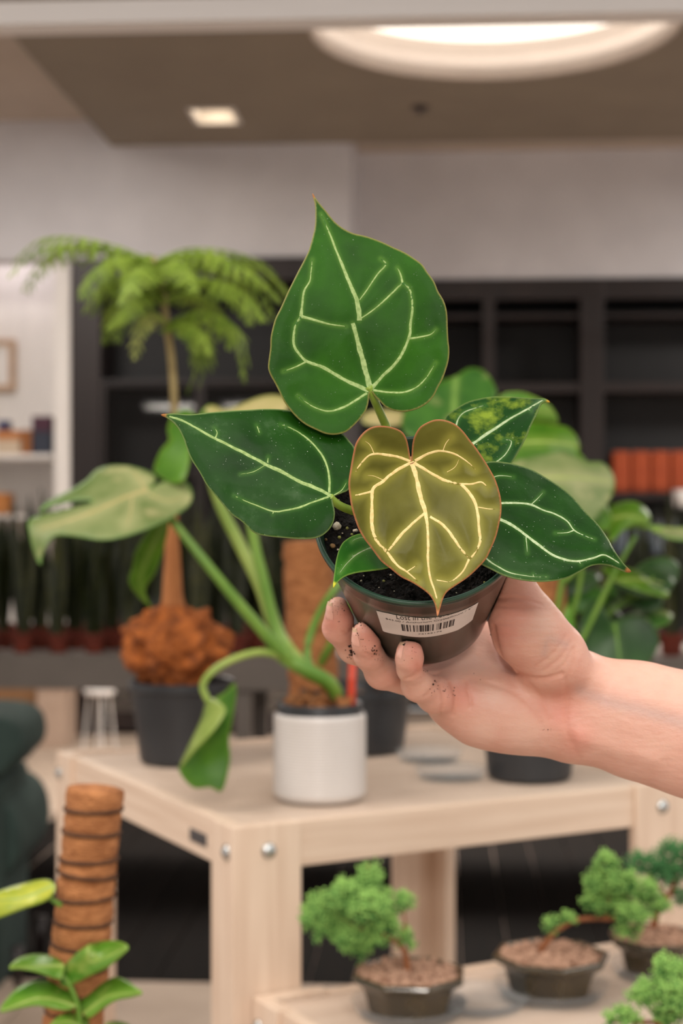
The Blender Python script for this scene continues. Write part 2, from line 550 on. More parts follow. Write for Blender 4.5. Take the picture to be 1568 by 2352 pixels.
# orange books, spines out
zB = ZR + .06
hB = bgh(1132, ZR) + .001
for k in range(4):
    x = bgx(1406, zB) + k * .138
    b_ = thing('book', ('orange cloth book standing next to the dark shelf post', 'second orange cloth book from the dark shelf post', 'third orange cloth book from the dark shelf post', 'orange cloth book at the row end above the white cup')[k], 'book', bgw(x + .065, zB, hB), 'orange books on the dark shelf')
    mk('cover', bgbox(x, x + .128, zB, zB + .26, hB, hB + bgh(1036, ZR) - bgh(1132, ZR), .022), MT['orange_cloth'], b_, smooth=False)
    mk('pages', bgbox(x + .012, x + .116, zB + .05, zB + .262, hB + .006, hB + bgh(1036, ZR) - bgh(1132, ZR) + .0015), MT['white'], b_)
cup = thing('white_cup', 'white cup on the dark shelf edge beside the orange books', 'cup', bgw(bgx(1560, ZR - .1), ZR - .03, bgh(1165, ZR)))
cm = Matrix.Translation(bgw(bgx(1562, ZR), ZR - .065, bgh(1168, ZR)))
mk('body', xform(lathe([(0, 0), (.045, 0), (.06, .03), (.065, .13), (.06, .13), (.055, .03), (0, .012)], 28), cm), MT['white'], cup, smooth=True)
mk('bracket', bgbox(bgx(1562, ZR) - .07, bgx(1562, ZR) + .07, ZR - .135, ZR - .02, bgh(1168, ZR) - .012, bgh(1168, ZR)), MT['dark_wood'], cup)
MT['jar'] = mat_noise('pale_blue_glass', (120, 134, 146), (146, 158, 168), 9, .25)
for k in range(5):
    x = bgx(1392, zB) + .045 + k * .11
    z0 = bgh(1272, ZR) + .001
    j = thing('glass_jar', ('pale blue grey jar below the orange books, next to the dark post', 'second pale blue grey jar from the dark post', 'third pale blue grey jar from the dark post', 'fourth pale blue grey jar from the dark post', 'fifth pale blue grey jar from the dark post')[k], 'jar', bgw(x, zB, z0), 'blue grey jars on the dark shelf')
    jm = Matrix.Translation(bgw(x, zB + .06, z0))
    mk('body', xform(lathe([(0, 0), (.045, 0), (.048, .02), (.048, .19), (.036, .215), (.036, .23), (0, .23)], 20), jm), MT['jar'], j, smooth=True)
    mk('lid', xform(lathe([(0, .23), (.04, .23), (.04, .255), (0, .255)], 20), jm), MT['badge'], j)

# ------------------------------------------------------------------ lit white alcove
XA0 = -3.3
h_alc = H_CAB + .24
mk('wall_left', cat(bgbox(XA0, X_COL0, ZL + .62, ZL + .66, -EYE, h_alc), bgbox(XA0 - .04, XA0, ZL, ZL + .66, -EYE, h_alc), bgbox(XA0, X_COL0, ZL + .26, ZL + .62, h_alc, h_alc + .03)), MT['white'], kind='structure')
strip = thing('alcove_light', 'slim light strip along the head of the white alcove', 'light strip', bgw((XA0 + X_COL0) / 2, ZL + .3, h_alc - .02))
mk('housing', bgbox(XA0 + .1, X_COL0 - .06, ZL + .30, ZL + .40, h_alc - .012, h_alc - .001), MT['white'], strip)
MT['strip'] = mat_plain('lit_strip', (255, 250, 250), .5, emit=(255, 244, 244), es=13.0)
mk('diffuser', bgbox(XA0 + .12, X_COL0 - .08, ZL + .31, ZL + .38, h_alc - .02, h_alc - .012), MT['strip'], strip)
hs1, hs2 = bgh(1040, ZL), bgh(1182, ZL)
for h, nm in ((hs1, 'white alcove shelf carrying the boxes'), (hs2, 'lower white alcove shelf just above the snake plants')):
    tag(mk('wall_shelf', bgbox(XA0 + .02, X_COL0 - .03, ZL + .02, ZL + .6, h - .03, h, .003), MT['white']), nm, 'shelf')
def small_box(name, label, px0, px1, py0, h, col, zz=ZL + .08, d=.16, lid=None):
    a, c = bgx(px0, zz), bgx(px1, zz)
    t = thing(name, label, 'box', bgw((a + c) / 2, zz, h))
    ht = bgh(py0, zz) - h
    mk('body', bgbox(a, c, zz, zz + d, h + .0005, h + ht * .6, .004), mat_noise(name + '_card', col, tuple(min(255, x + 10) for x in col), 10, .6), t)
    mk('lid', bgbox(a - .002, c + .002, zz - .002, zz + d + .002, h + ht * .6, h + ht, .004), mat_noise(name + '_lid_card', lid or col, tuple(min(255, x + 8) for x in (lid or col)), 10, .6), t)
small_box('gift_box', 'dark purple box on the alcove shelf beside the white column', 74, 116, 952, hs1, (40, 46, 62), lid=(66, 28, 48))
small_box('kraft_box', 'orange brown box on the alcove shelf', 50, 71, 984, hs1, (150, 92, 46), zz=ZL + .1)
small_box('cream_box', 'cream box with tan lid on the alcove shelf', -10, 46, 985, hs1, (196, 176, 152), lid=(180, 116, 64))
small_box('blue_box', 'small blue box on top of the alcove boxes', -6, 18, 962, hs1 + bgh(985, ZL + .08) - hs1 + .004, (40, 50, 96), zz=ZL + .1, d=.1)
small_box('amber_box', 'small amber box on the lower alcove shelf', -12, 17, 1132, hs2, (176, 112, 52))
zp = ZL + .56
fr0, fr1, fh0, fh1 = bgx(-70, zp), bgx(33, zp), bgh(892, zp), bgh(772, zp)
pf = thing('picture_frame', 'light wood picture frame hung in the white alcove', 'picture frame', bgw((fr0 + fr1) / 2, zp, fh0))
MT['frame_wood'] = mat_noise('light_frame_wood', (176, 146, 118), (190, 160, 132), 12, .5)
mk('frame', cat(bgbox(fr0, fr1, zp, zp + .06, fh1 - .04, fh1), bgbox(fr0, fr1, zp, zp + .06, fh0, fh0 + .04), bgbox(fr0, fr0 + .04, zp, zp + .06, fh0 + .04, fh1 - .04), bgbox(fr1 - .04, fr1, zp, zp + .06, fh0 + .04, fh1 - .04)), MT['frame_wood'], pf)
mk('picture', bgbox(fr0 + .04, fr1 - .04, zp + .02, zp + .06, fh0 + .04, fh1 - .04), MT['white'], pf)

# ------------------------------------------------------------------ counter with snake plants
ZC = 6.0
hC = bgh(1508, ZC)
ct = thing('display_counter', 'long greige counter carrying the row of snake plants', 'counter', bgw(0, ZC, -EYE))
CX0, CX1 = -2.3, 2.4
mk('top', bgbox(CX0, CX1, ZC, ZC + .7, hC - .012, hC, .003), MT['counter'], ct)
mk('front_rail', bgbox(CX0, CX1, ZC, ZC + .03, hC - .135, hC - .012, .003), MT['counter'], ct)
mk('back_rail', bgbox(CX0, CX1, ZC + .67, ZC + .7, hC - .135, hC - .012, .003), MT['counter'], ct)
for x in (CX0 + .02, bgx(560, ZC + .3), CX1 - .1):
    for z in (ZC + .03, ZC + .61):
        mk('leg', bgbox(x, x + .06, z, z + .06, -EYE, hC - .012), MT['counter'], ct)

MT['snake'] = mat_noise('snake_plant_leaf', (14, 24, 7), (46, 54, 19), 26, .5, stretch=(1, 1, 2.2), lo=.3, hi=.75)
MT['snake_y'] = mat_noise('snake_plant_pale_leaf', (34, 42, 12), (78, 78, 30), 26, .5, stretch=(1, 1, 2.2), lo=.3, hi=.75)
MT['soil'] = mat_noise('potting_soil', (22, 17, 14), (44, 34, 28), 120, .95, bump=.8, bscale=300)
def blade(h, w, lean, tw, bend):
    n = 9
    v, f = [], []
    for i in range(n + 1):
        t = i / n
        ww = w * (.55 + .6 * math.sin(min(t * 1.5, 1) * math.pi / 2)) * (1 - t ** 4) + .001
        a = tw * t
        o = Vector((lean[0] * t + bend[0] * t * t, lean[1] * t + bend[1] * t * t, h * t))
        s = Vector((math.cos(a), math.sin(a), 0)) * ww
        nn = Vector((-math.sin(a), math.cos(a), 0))
        v += [o - s + nn * ww * .35, o - nn * .002, o + s + nn * ww * .35, o + nn * .004]
    for i in range(n):
        for k in range(4):
            l = (k + 1) % 4
            f.append((i * 4 + k, i * 4 + l, i * 4 + 4 + l, i * 4 + 4 + k))
    f += [(3, 2, 1, 0), (n * 4, n * 4 + 1, n * 4 + 2, n * 4 + 3)]
    return v, f
def snake_proto(k):
    t = thing('snake_plant', 'dark green snake plant in a small terracotta pot on the greige counter', 'potted plant', (0, 0, 0), 'snake plants in a row on the counter')
    mk('pot', lathe([(0, 0), (.034, 0), (.043, .06), (.048, .06), (.048, .078), (.042, .078), (.04, .066), (0, .064)], 20), MT['terracotta'], t, smooth=False)
    mk('soil', lathe([(0, .066), (.04, .066), (.04, .06), (0, .06)], 16), MT['soil'], t)
    for i in range(13 + k % 3):
        a = random.uniform(0, 6.28)
        h = random.uniform(.30, .54)
        r = random.uniform(0, .02)
        gq = blade(h, random.uniform(.016, .026), (math.cos(a) * random.uniform(.01, .05), math.sin(a) * random.uniform(.01, .04)), random.uniform(-1.5, 1.5), (random.uniform(-.03, .03), random.uniform(-.02, .02)))
        mk('leaf', xform(gq, Matrix.Translation((r * math.cos(a), r * math.sin(a), .06)) @ Matrix.Rotation(random.uniform(0, 6.28), 4, 'Z')), MT['snake'] if random.random() < .75 else MT['snake_y'], t)
    return t
def copy_tree(o, parent=None):
    c = o.copy()
    COL.objects.link(c)
    c.parent = parent
    ORG[c.name] = ORG.get(o.name, Vector((0, 0, 0)))
    for ch in list(o.children):
        copy_tree(ch, c)
    return c
protos = [snake_proto(k) for k in range(4)]
used = set()
n_sn = 0
def place_snake(x, z, k):
    global n_sn
    o = protos[k % 4]
    if k % 4 in used:
        o = copy_tree(o)
    used.add(k % 4)
    o.location = bgw(x, z, hC)
    o.rotation_euler = (0, 0, random.uniform(0, 6.28))
    s = random.uniform(.92, 1.1)
    o.scale = (s, s, s)
    return o
k = 0
for row, (z, dx) in enumerate(((ZC + .09, 0), (ZC + .26, .07), (ZC + .43, .0), (ZC + .60, .07))):
    px = -30
    while px < 700:
        x = bgx(px, z) + dx
        place_snake(x, z, k)
        k += 1
        px += 82
for px in (1300, 1382, 1464, 1546):
    for z in (ZC + .1, ZC + .3):
        o_ = place_snake(bgx(px + random.uniform(-10, 10), z), z, k); k += 1
        o_['label'] = 'dark snake plant in a terracotta pot on the counter behind the wrist'
        o_['group'] = 'snake plants behind the wrist'

# white round stool, chair of green velvet, boxes under the counter
zs = 9.0
so = thing('wire_stool', 'white topped stool with thin wire legs under the counter', 'stool', bgw(bgx(228, zs), zs, -EYE))
sx = bgx(228, zs)
sh = bgh(1588, zs)
mk('seat', xform(lathe([(0, sh - .03), (.085, sh - .03), (.09, sh - .02), (.09, sh), (0, sh)], 32), Matrix.Translation(bgw(sx, zs, 0) - Vector((0, 0, 0)))), MT['white'], so)
for a in range(4):
    w = a * math.pi / 2 + .4
    q0 = bgw(sx + .06 * math.cos(w), zs + .06 * math.sin(w), sh - .03)
    q1 = bgw(sx + .1 * math.cos(w), zs + .1 * math.sin(w), -EYE)
    mk('leg', tube([q0, q1], .006, n=6, sub=1), MT['white'], so)
def crate(name, label, px0, px1, py0, py1, z, col, d=.3):
    a, c = bgx(px0, z), bgx(px1, z)
    h0, h1 = -EYE + .0005, bgh(py0, z)
    t = thing(name, label, 'box', bgw((a + c) / 2, z, h0))
    mt = mat_noise(name + '_card', col, tuple(min(255, x + 10) for x in col), 6, .7)
    mk('body', bgbox(a, c, z, z + d, h0, h1 - .05, .004), mt, t)
    mk('lid', bgbox(a - .008, c + .008, z - .008, z + d + .008, h1 - .05, h1, .004), mt, t)
crate('storage_box', 'pinkish cardboard box behind the green armchair', 84, 150, 1572, 1690, 9.5, (176, 152, 134))
crate('wooden_crate', 'brown wooden crate behind the green armchair', -60, 82, 1566, 1690, 9.7, (134, 96, 62))

# ------------------------------------------------------------------ leaf builder
def cv(pts, ox, oy, s):
    return [(ox + x / s, oy + y / s) for x, y in pts]

def cr2(pts, sub=4, closed=False):
    p = np.asarray(pts, float)
    n = len(p)
    out = []
    rg = range(n) if closed else range(n - 1)
    for i in rg:
        if closed:
            a, b, c, d = p[i - 1], p[i], p[(i + 1) % n], p[(i + 2) % n]
        else:
            a, b, c, d = p[max(i - 1, 0)], p[i], p[i + 1], p[min(i + 2, n - 1)]
        for k in range(sub):
            t = k / sub
            out.append(.5 * (2 * b + (c - a) * t + (2 * a - 5 * b + 4 * c - d) * t * t + (3 * b - a - 3 * c + d) * t ** 3))
    if not closed:
        out.append(p[-1])
    return np.array(out)

def seg_dist(q, line, closed=False):
    a = line
    b = np.roll(line, -1, 0) if closed else line[1:]
    a = a if closed else line[:-1]
    res = np.full(len(q), 1e9)
    for s in range(0, len(a), 64):
        A, B = a[s:s + 64], b[s:s + 64]
        ab = B - A
        t = ((q[:, None] - A[None]) * ab[None]).sum(2) / np.maximum((ab ** 2).sum(1), 1e-9)
        t = np.clip(t, 0, 1)
        d = q[:, None] - A[None] - t[..., None] * ab[None]
        res = np.minimum(res, np.sqrt((d ** 2).sum(2)).min(1))
    return res

def inside(q, poly):
    x, y = q[:, 0], q[:, 1]
    c = np.zeros(len(q), bool)
    n = len(poly)
    for i in range(n):
        x0, y0 = poly[i]
        x1, y1 = poly[(i + 1) % n]
        if y0 == y1:
            continue
        m = ((y0 > y) != (y1 > y)) & (x < (x1 - x0) * (y - y0) / (y1 - y0) + x0)
        c ^= m
    return c

def tps(ctrl):
    c = np.asarray(ctrl, float)
    xy = c[:, :2] / 100.0
    n = len(xy)
    def U(r):
        return np.where(r > 1e-9, r * r * np.log(np.maximum(r, 1e-9)), 0)
    K = U(np.sqrt(((xy[:, None] - xy[None]) ** 2).sum(2))) + np.eye(n) * .02
    A = np.zeros((n + 3, n + 3))
    A[:n, :n] = K
    A[:n, n] = 1; A[:n, n + 1:] = xy
    A[n, :n] = 1; A[n + 1:, :n] = xy.T
    w = np.linalg.solve(A, np.concatenate([c[:, 2], np.zeros(3)]))
    def f(q):
        q = np.asarray(q, float) / 100.0
        return U(np.sqrt(((q[:, None] - xy[None]) ** 2).sum(2))) @ w[:n] + w[n] + q @ w[n + 1:]
    return f

def unproj(q, d):
    return np.stack([(q[:, 0] - CX) / F * d, d, EYE - (q[:, 1] - CY) / F * d], 1)

def make_leaf(parent, outline, ctrl, mat, veins=(), vein_mat=None, g=5.0, puff=.0, thick=.0005, halo=9.0, tip=None, name='leaf', label=None, sub=4, wob=0.0, edge_w=5.0, lift=.00012, tip_r=40.0):
    ol = cr2(outline, sub, True)
    # even spacing along the edge
    seg = np.sqrt(((np.roll(ol, -1, 0) - ol) ** 2).sum(1))
    keep = [0]
    acc = 0
    for i in range(1, len(ol)):
        acc += seg[i - 1]
        if acc > g * .6:
            keep.append(i); acc = 0
    ol = ol[keep]
    x0, y0 = ol.min(0); x1, y1 = ol.max(0)
    gx, gy = np.meshgrid(np.arange(x0, x1, g), np.arange(y0, y1, g * .866))
    gx = gx + (np.arange(gx.shape[0]) % 2)[:, None] * g * .5
    q = np.stack([gx.ravel(), gy.ravel()], 1)
    q = q[inside(q, ol)]
    q = q[seg_dist(q, ol, True) > g * .55]
    pts = np.concatenate([ol, q])
    n = len(ol)
    vo, eo, fo, _, _, _ = delaunay_2d_cdt([Vector(p) for p in pts], [(i, (i + 1) % n) for i in range(n)], [], 1, 1e-4)
    v2 = np.array([tuple(p) for p in vo])
    dep = tps(ctrl)
    vl = [(cr2(p, 5), w0, w1) for p, w0, w1 in veins]
    def vdist(x):
        r = np.full(len(x), 1e3)
        for l, _, _ in vl:
            r = np.minimum(r, seg_dist(x, l))
        return r
    def depth(x, dv=None):
        d = dep(x)
        if puff and vl:
            dv = vdist(x) if dv is None else dv
            ee = np.clip(seg_dist(x, ol, True) / 20, 0, 1)
            d = d - puff * (1 - np.exp(-(dv / 26) ** 2)) * ee
        if wob:
            d = d + wob * np.sin(x[:, 0] * .045 + x[:, 1] * .031) * np.cos(x[:, 1] * .05 - x[:, 0] * .02)
        return d
    dv = vdist(v2) if vl else np.full(len(v2), 1e3)
    V = unproj(v2, depth(v2, dv))
    # winding so that the normals look at the camera
    fc = []
    for t in fo:
        a, b, c = v2[t[0]], v2[t[1]], v2[t[2]]
        s = (b[0] - a[0]) * (c[1] - a[1]) - (b[1] - a[1]) * (c[0] - a[0])
        fc.append(tuple(t) if s < 0 else tuple(t)[::-1])
    o = mk(name, (V, fc), mat, parent, smooth=True, label=label)
    hw = np.exp(-(dv / halo) ** 2)
    attr(o, 'vein', hw)
    ed = seg_dist(v2, ol, True)
    attr(o, 'edge', np.exp(-(ed / edge_w) ** 2))
    if tip is not None:
        attr(o, 'tip', np.exp(-(np.sqrt(((v2 - np.array(tip)) ** 2).sum(1)) / tip_r) ** 2))
    else:
        attr(o, 'tip', np.zeros(len(v2)))
    sm = o.modifiers.new('thickness', 'SOLIDIFY')
    sm.thickness = thick
    sm.offset = -1
    # raised veins
    if vein_mat is not None:
        for k, (l, w0, w1) in enumerate(vl):
            # resample about every 3.5 px
            s = np.concatenate([[0], np.cumsum(np.sqrt(((l[1:] - l[:-1]) ** 2).sum(1)))])
            m = max(4, int(s[-1] / 3.5))
            tt = np.linspace(0, s[-1], m)
            c = np.stack([np.interp(tt, s, l[:, 0]), np.interp(tt, s, l[:, 1])], 1)
            tg = np.gradient(c, axis=0)
            tg /= np.maximum(np.linalg.norm(tg, axis=1), 1e-6)[:, None]
            nn = np.stack([-tg[:, 1], tg[:, 0]], 1)
            u = tt / s[-1]
            w = (w0 + (w1 - w0) * u) * .5
            jl = np.convolve(rng.uniform(-.5, .5, m + 4), np.ones(5) / 5, 'valid'); jr = np.convolve(rng.uniform(-.5, .5, m + 4), np.ones(5) / 5, 'valid')
            wl = w * (1 + jl); wr = w * (1 + jr)
            if w1 <= 4.6:
                wl[-1] = wr[-1] = .25
            w_ = 1.05
            wl = wl * w_; wr = wr * w_
            cols = []
            fv = []
            for off, up in ((-1, -.0001), (-.6, lift * .6), (0, lift), (.6, lift * .6), (1, -.0001)):
                ww = np.where(off < 0, wl, wr)
                x = c + nn * (off * ww)[:, None]
                d = depth(x) - up
                cols.append(unproj(x, d))
                fv.append(.34 * abs(off) ** 3 + (.15 * u ** 2 if k == 0 else .45 * u ** 3))
            Vv = np.stack(cols, 1).reshape(-1, 3)
            ff = []
            for i in range(m - 1):
                for j in range(4):
                    a = i * 5 + j
                    ff.append((a, a + 5, a + 6, a + 1))
            ff = [q[::-1] for q in ff]
            vo_ = mk('midrib' if k == 0 else 'lateral_vein', (Vv, ff), vein_mat, o, smooth=True)
            attr(vo_, 'fade', np.stack(fv, 1).reshape(-1))
    return o

def leaf_mat(name, dark, light, vein, edge, tipc=(150, 96, 50), rough=.36, scale=22, speck=.0, spots=None, sheen=.4, trans=None):
    m, nt, b = nodes_of(name)
    tc = N(nt, 'ShaderNodeTexCoord')
    nz = N(nt, 'ShaderNodeTexNoise', Scale=scale, Detail=4.0)
    nt.links.new(tc.outputs['Object'], nz.inputs['Vector'])
    col = ramp(nt, nz.outputs['Fac'], [(.34, lin(dark)), (.66, lin(light))])
    if spots:
        n3 = N(nt, 'ShaderNodeTexNoise', Scale=spots[1], Detail=5.0, Roughness=.6)
        nt.links.new(tc.outputs['Object'], n3.inputs['Vector'])
        f3 = ramp(nt, n3.outputs['Fac'], [(spots[2], g(0)), (spots[3], g(1))])
        col = mix(nt, f3, col, lin(spots[0]))
    a = N(nt, 'ShaderNodeAttribute', attribute_name='vein')
    vf = ramp(nt, a.outputs['Fac'], [(0.0, g(0)), (1.0, g(.5))])
    col = mix(nt, vf, col, lin(vein))
    e = N(nt, 'ShaderNodeAttribute', attribute_name='edge')
    ef = ramp(nt, e.outputs['Fac'], [(.35, g(0)), (.95, g(.85))])
    col = mix(nt, ef, col, lin(edge))
    if speck:
        vz = N(nt, 'ShaderNodeTexNoise', Scale=1100.0, Detail=1.0)
        nt.links.new(tc.outputs['Object'], vz.inputs['Vector'])
        sf = ramp(nt, vz.outputs['Fac'], [(.75, g(0)), (.8, g(speck * .8))])
        col = mix(nt, sf, col, lin((214, 222, 206)))
        dz = N(nt, 'ShaderNodeTexNoise', Scale=34.0, Detail=6.0, Roughness=.7)
        nt.links.new(tc.outputs['Object'], dz.inputs['Vector'])
        df = ramp(nt, dz.outputs['Fac'], [(.58, g(0)), (.85, g(speck * .22))])
        col = mix(nt, df, col, lin((150, 170, 140)))
    tp = N(nt, 'ShaderNodeAttribute', attribute_name='tip')
    tf = ramp(nt, tp.outputs['Fac'], [(.25, g(0)), (.6, g(1))])
    col = mix(nt, tf, col, lin(tipc))
    nt.links.new(col, b.inputs['Base Color'])
    b.inputs['Roughness'].default_value = rough
    b.inputs['Specular IOR Level'].default_value = sheen
    bz = N(nt, 'ShaderNodeTexNoise', Scale=260.0, Detail=2.0)
    nt.links.new(tc.outputs['Object'], bz.inputs['Vector'])
    bp = N(nt, 'ShaderNodeBump', Strength=.06, Distance=.002)
    nt.links.new(bz.outputs['Fac'], bp.inputs['Height'])
    nt.links.new(bp.outputs[0], b.inputs['Normal'])
    if trans:
        t = N(nt, 'ShaderNodeBsdfTranslucent')
        nt.links.new(col, t.inputs['Color'])
        ms = N(nt, 'ShaderNodeMixShader'); ms.inputs[0].default_value = trans
        nt.links.new(b.outputs[0], ms.inputs[1]); nt.links.new(t.outputs[0], ms.inputs[2])
        nt.links.new(ms.outputs[0], nt.nodes['Material Output'].inputs['Surface'])
    return m

MT['monstera'] = leaf_mat('monstera_leaf', (40, 94, 14), (66, 120, 28), (128, 158, 70), (100, 138, 54), spots=((150, 164, 92), 16, .6, .72), trans=.25)
MT['monstera_bright'] = leaf_mat('bright_green_leaf', (62, 112, 10), (88, 138, 22), (140, 168, 66), (120, 156, 54), trans=.3)
MT['variegated'] = leaf_mat('variegated_leaf', (94, 118, 58), (142, 152, 98), (186, 184, 132), (94, 138, 58), spots=((200, 188, 138), 13, .54, .72), trans=.2, scale=14, rough=.45)
MT['cream_leaf'] = leaf_mat('cream_leaf', (176, 168, 104), (202, 186, 132), (210, 200, 150), (150, 160, 84), trans=.25)
MT['deep_leaf'] = leaf_mat('deep_green_leaf', (22, 54, 14), (42, 78, 28), (84, 112, 60), (66, 92, 48), rough=.4)
MT['pothos'] = leaf_mat('young_pothos_leaf', (62, 120, 20), (98, 150, 40), (140, 172, 74), (128, 160, 62), spots=((152, 172, 80), 30, .56, .75), trans=.25)
MT['pale_leaf'] = leaf_mat('pale_leaf_underside', (132, 156, 70), (164, 182, 96), (180, 194, 112), (150, 172, 84), trans=.25)
MT['yellow_leaf'] = leaf_mat('yellow_striped_leaf', (120, 150, 40), (196, 196, 60), (214, 214, 90), (120, 150, 60), trans=.2, scale=30)

# ------------------------------------------------------------------ wooden stands
ALPHA = math.radians(28)
XD = Vector((math.cos(ALPHA), math.sin(ALPHA), 0))
YD = Vector((-math.sin(ALPHA), math.cos(ALPHA), 0))
A0 = P(534, 1905, 1.95)
TOP = A0.z
A0.z = 0

def board(name, parent, x0, x1, y0, y1, z0, z1, mat=None, bev=.002):
    """box in the parent's frame whose own X runs along its longest side, so that the grain follows it"""
    d = (x1 - x0, y1 - y0, z1 - z0)
    ax_ = d.index(max(d))
    c = Vector(((x0 + x1) / 2, (y0 + y1) / 2, (z0 + z1) / 2))
    if ax_ == 0:
        R, s = Matrix.Identity(3), d
    elif ax_ == 1:
        R, s = Matrix.Rotation(math.pi / 2, 3, 'Z'), (d[1], d[0], d[2])
    else:
        R, s = Matrix.Rotation(-math.pi / 2, 3, 'Y'), (d[2], d[1], d[0])
    o = mk(name, box(-s[0] / 2, s[0] / 2, -s[1] / 2, s[1] / 2, -s[2] / 2, s[2] / 2, bev), mat or MT['pine'], None, local=True)
    o.parent = parent
    o.matrix_local = Matrix.Translation(c) @ R.to_4x4()
    return o

def bolt(parent, x, y, z, face):
    prof = [(0, .0055), (.006, .005), (.0098, .0018), (.0105, 0), (0, 0)]
    gq = lathe(prof, 20)
    o = mk('bolt', gq, MT['steel'], None, smooth=True, local=True)
    o.parent = parent
    r = Matrix.Rotation(math.pi / 2, 4, 'X') if face == 'front' else Matrix.Rotation(-math.pi / 2, 4, 'Y')
    o.matrix_local = Matrix.Translation((x, y, z)) @ r
    return o

def stand(name, label, origin, W, D, H, apron, legs, badge=False, lw=.096, sheet=False):
    t = thing(name, label, 'plant stand', origin, rz=ALPHA)
    th = .02
    for (cx, cy) in legs:
        sx = 1 if cx == 0 else -1
        sy = 1 if cy == 0 else -1
        X, Y = cx * W, cy * D
        fx = sorted((X, X + sx * lw)); fy = sorted((Y, Y + sy * th))
        lf = board('leg', t, fx[0], fx[1], fy[0], fy[1], 0, H + .002)
        gx = sorted((X, X + sx * th)); gy = sorted((Y + sy * th, Y + sy * (.068)))
        # second board of the angle leg
        s2 = board('leg_board', t, gx[0], gx[1], gy[0], gy[1], 0, H + .002)
        if cy == 0:
            bolt(t, X + sx * .05, Y - .0002, H - .032, 'front')
        if cx == 0:
            bolt(t, X - .0002, Y + sy * .018, H - .032, 'side')
    a0, a1 = .008, .026
    board('apron', t, lw + .0005, W - lw - .0005, a0, a1, H - apron, H)
    board('apron', t, lw + .0005, W - lw - .0005, D - a1, D - a0, H - apron, H)
    board('apron', t, a0, a1, .0685, D - .0685, H - apron, H)
    board('apron', t, W - a1, W - a0, .0685, D - .0685, H - apron, H)
    n = 5
    y0, y1 = a1 + .0005, D - a1 - .0005
    for i in range(n):
        board('top_board', t, a1 + .001, W - a1 - .001, y0 + (y1 - y0) * i / n + .0004, y0 + (y1 - y0) * (i + 1) / n - .0004, H - .018, H - .004, bev=.0015)
    if sheet:
        board('acrylic_sheet', t, a1 + .004, W - a1 - .004, y0 + .004, y1 - .004, H - .0038, H - .0008, MT['acrylic'], bev=.0005)
    if badge:
        board('badge', t, a0 - .0018, a0 + .0005, .10, .155, H - .042, H - .026, MT['badge'], bev=.0006)
    return t

S1 = stand('plant_stand', 'tall pale pine stand with bolted angle legs carrying the white pot', A0, .73, .71, TOP, .058,
           [(0, 0), (1, 0), (0, 1), (1, 1)], badge=True, sheet=True)
LOW = P(570, 2300, 1.945).z
O2 = A0 + XD * .026 - YD * .702
S2 = stand('plant_stand', 'lower pale pine stand under the juniper bonsai', O2, .70, .70, LOW, .058, [(0, 0), (1, 0), (0, 1), (1, 1)], sheet=True)
def on_top(px, py, plane):
    """point of the stand top seen at a pixel"""
    d = (EYE - plane) * F / (py - CY)
    p = P(px, py, d)
    return p
T1 = TOP - .0008
T2 = LOW - .0008

# ------------------------------------------------------------------ green velvet armchair
dch = 4.72
ch = thing('armchair', 'dark green velvet armchair with rolled backrest behind the pine stand', 'armchair', P(-60, 2255, dch).xyz * 1.0)
def chp(px, py, d=dch):
    return P(px, py, d)
def rolled(px_pts, d0, d1, bev=.02):
    """outline in the picture plane given real depth from d0 to d1, rounded"""
    ol = cr2(px_pts, 4, True)
    v, f = [], []
    n = len(ol)
    c = ol.mean(0)
    rings = [(d0 + .0, .0), (d0 + .006, .55), (d0 + .02, .85), (d0 + .05, 1.0), (d1 - .05, 1.0), (d1 - .02, .85), (d1, .5)]
    for dd, s in rings:
        sc = .86 + .14 * s
        for p in ol:
            q = c + (p - c) * sc
            w = P(q[0], q[1], d1 - .05)
            v.append((w.x, dd, w.z))
    for i in range(len(rings) - 1):
        for k in range(n):
            l = (k + 1) % n
            f.append((i * n + k, (i + 1) * n + k, (i + 1) * n + l, i * n + l))
    f.append(tuple(range(n))); f.append(tuple(range((len(rings) - 1) * n, len(rings) * n))[::-1])
    return v, f
mk('backrest', rolled([(-330, 1640), (-250, 1612), (-100, 1606), (40, 1610), (88, 1626), (105, 1660), (102, 1695), (80, 1722), (50, 1745), (-60, 1760), (-250, 1750), (-335, 1700)], dch, dch + .42), MT['velvet'], ch, smooth=True)
mk('side_panel', rolled([(-300, 1745), (-100, 1745), (45, 1745), (62, 1790), (66, 1900), (62, 2050), (58, 2180), (50, 2205), (-100, 2208), (-300, 2205), (-310, 2000)], dch + .03, dch + .5), MT['velvet'], ch, smooth=True)
mk('armrest', rolled([(30, 1772), (70, 1776), (100, 1810), (112, 1860), (106, 1905), (84, 1940), (40, 1950), (10, 1900), (8, 1820)], dch + .1, dch + .62), MT['velvet'], ch, smooth=True)
for px, dd in ((30, dch + .07), (30, dch + .43), (-270, dch + .07), (-270, dch + .43)):
    c = P(px, 2200, dch)
    hh = c.z + .015
    mk('leg', xform(lathe([(.012, 0), (.02, hh)], 12), Matrix.Translation((c.x, dd, 0))), MT['dark_wood'], ch, smooth=True)

# ------------------------------------------------------------------ potted plants on the stand
def nursery_pot(parent, c, rb, rt, h, mat, lip=.006, name='pot', n=40):
    prof = [(0, 0), (rb * .96, 0), (rb, .003), (rt - .004, h - .018), (rt - .003, h - .016), (rt, h - .014), (rt, h - .001), (rt - .002, h), (rt - .005, h - .002), (rt - .008, h - .02), (rt - .014, h - .05), (0, h - .05)]
    return mk(name, xform(lathe(prof, n), Matrix.Translation(c)), mat, parent, smooth=False)

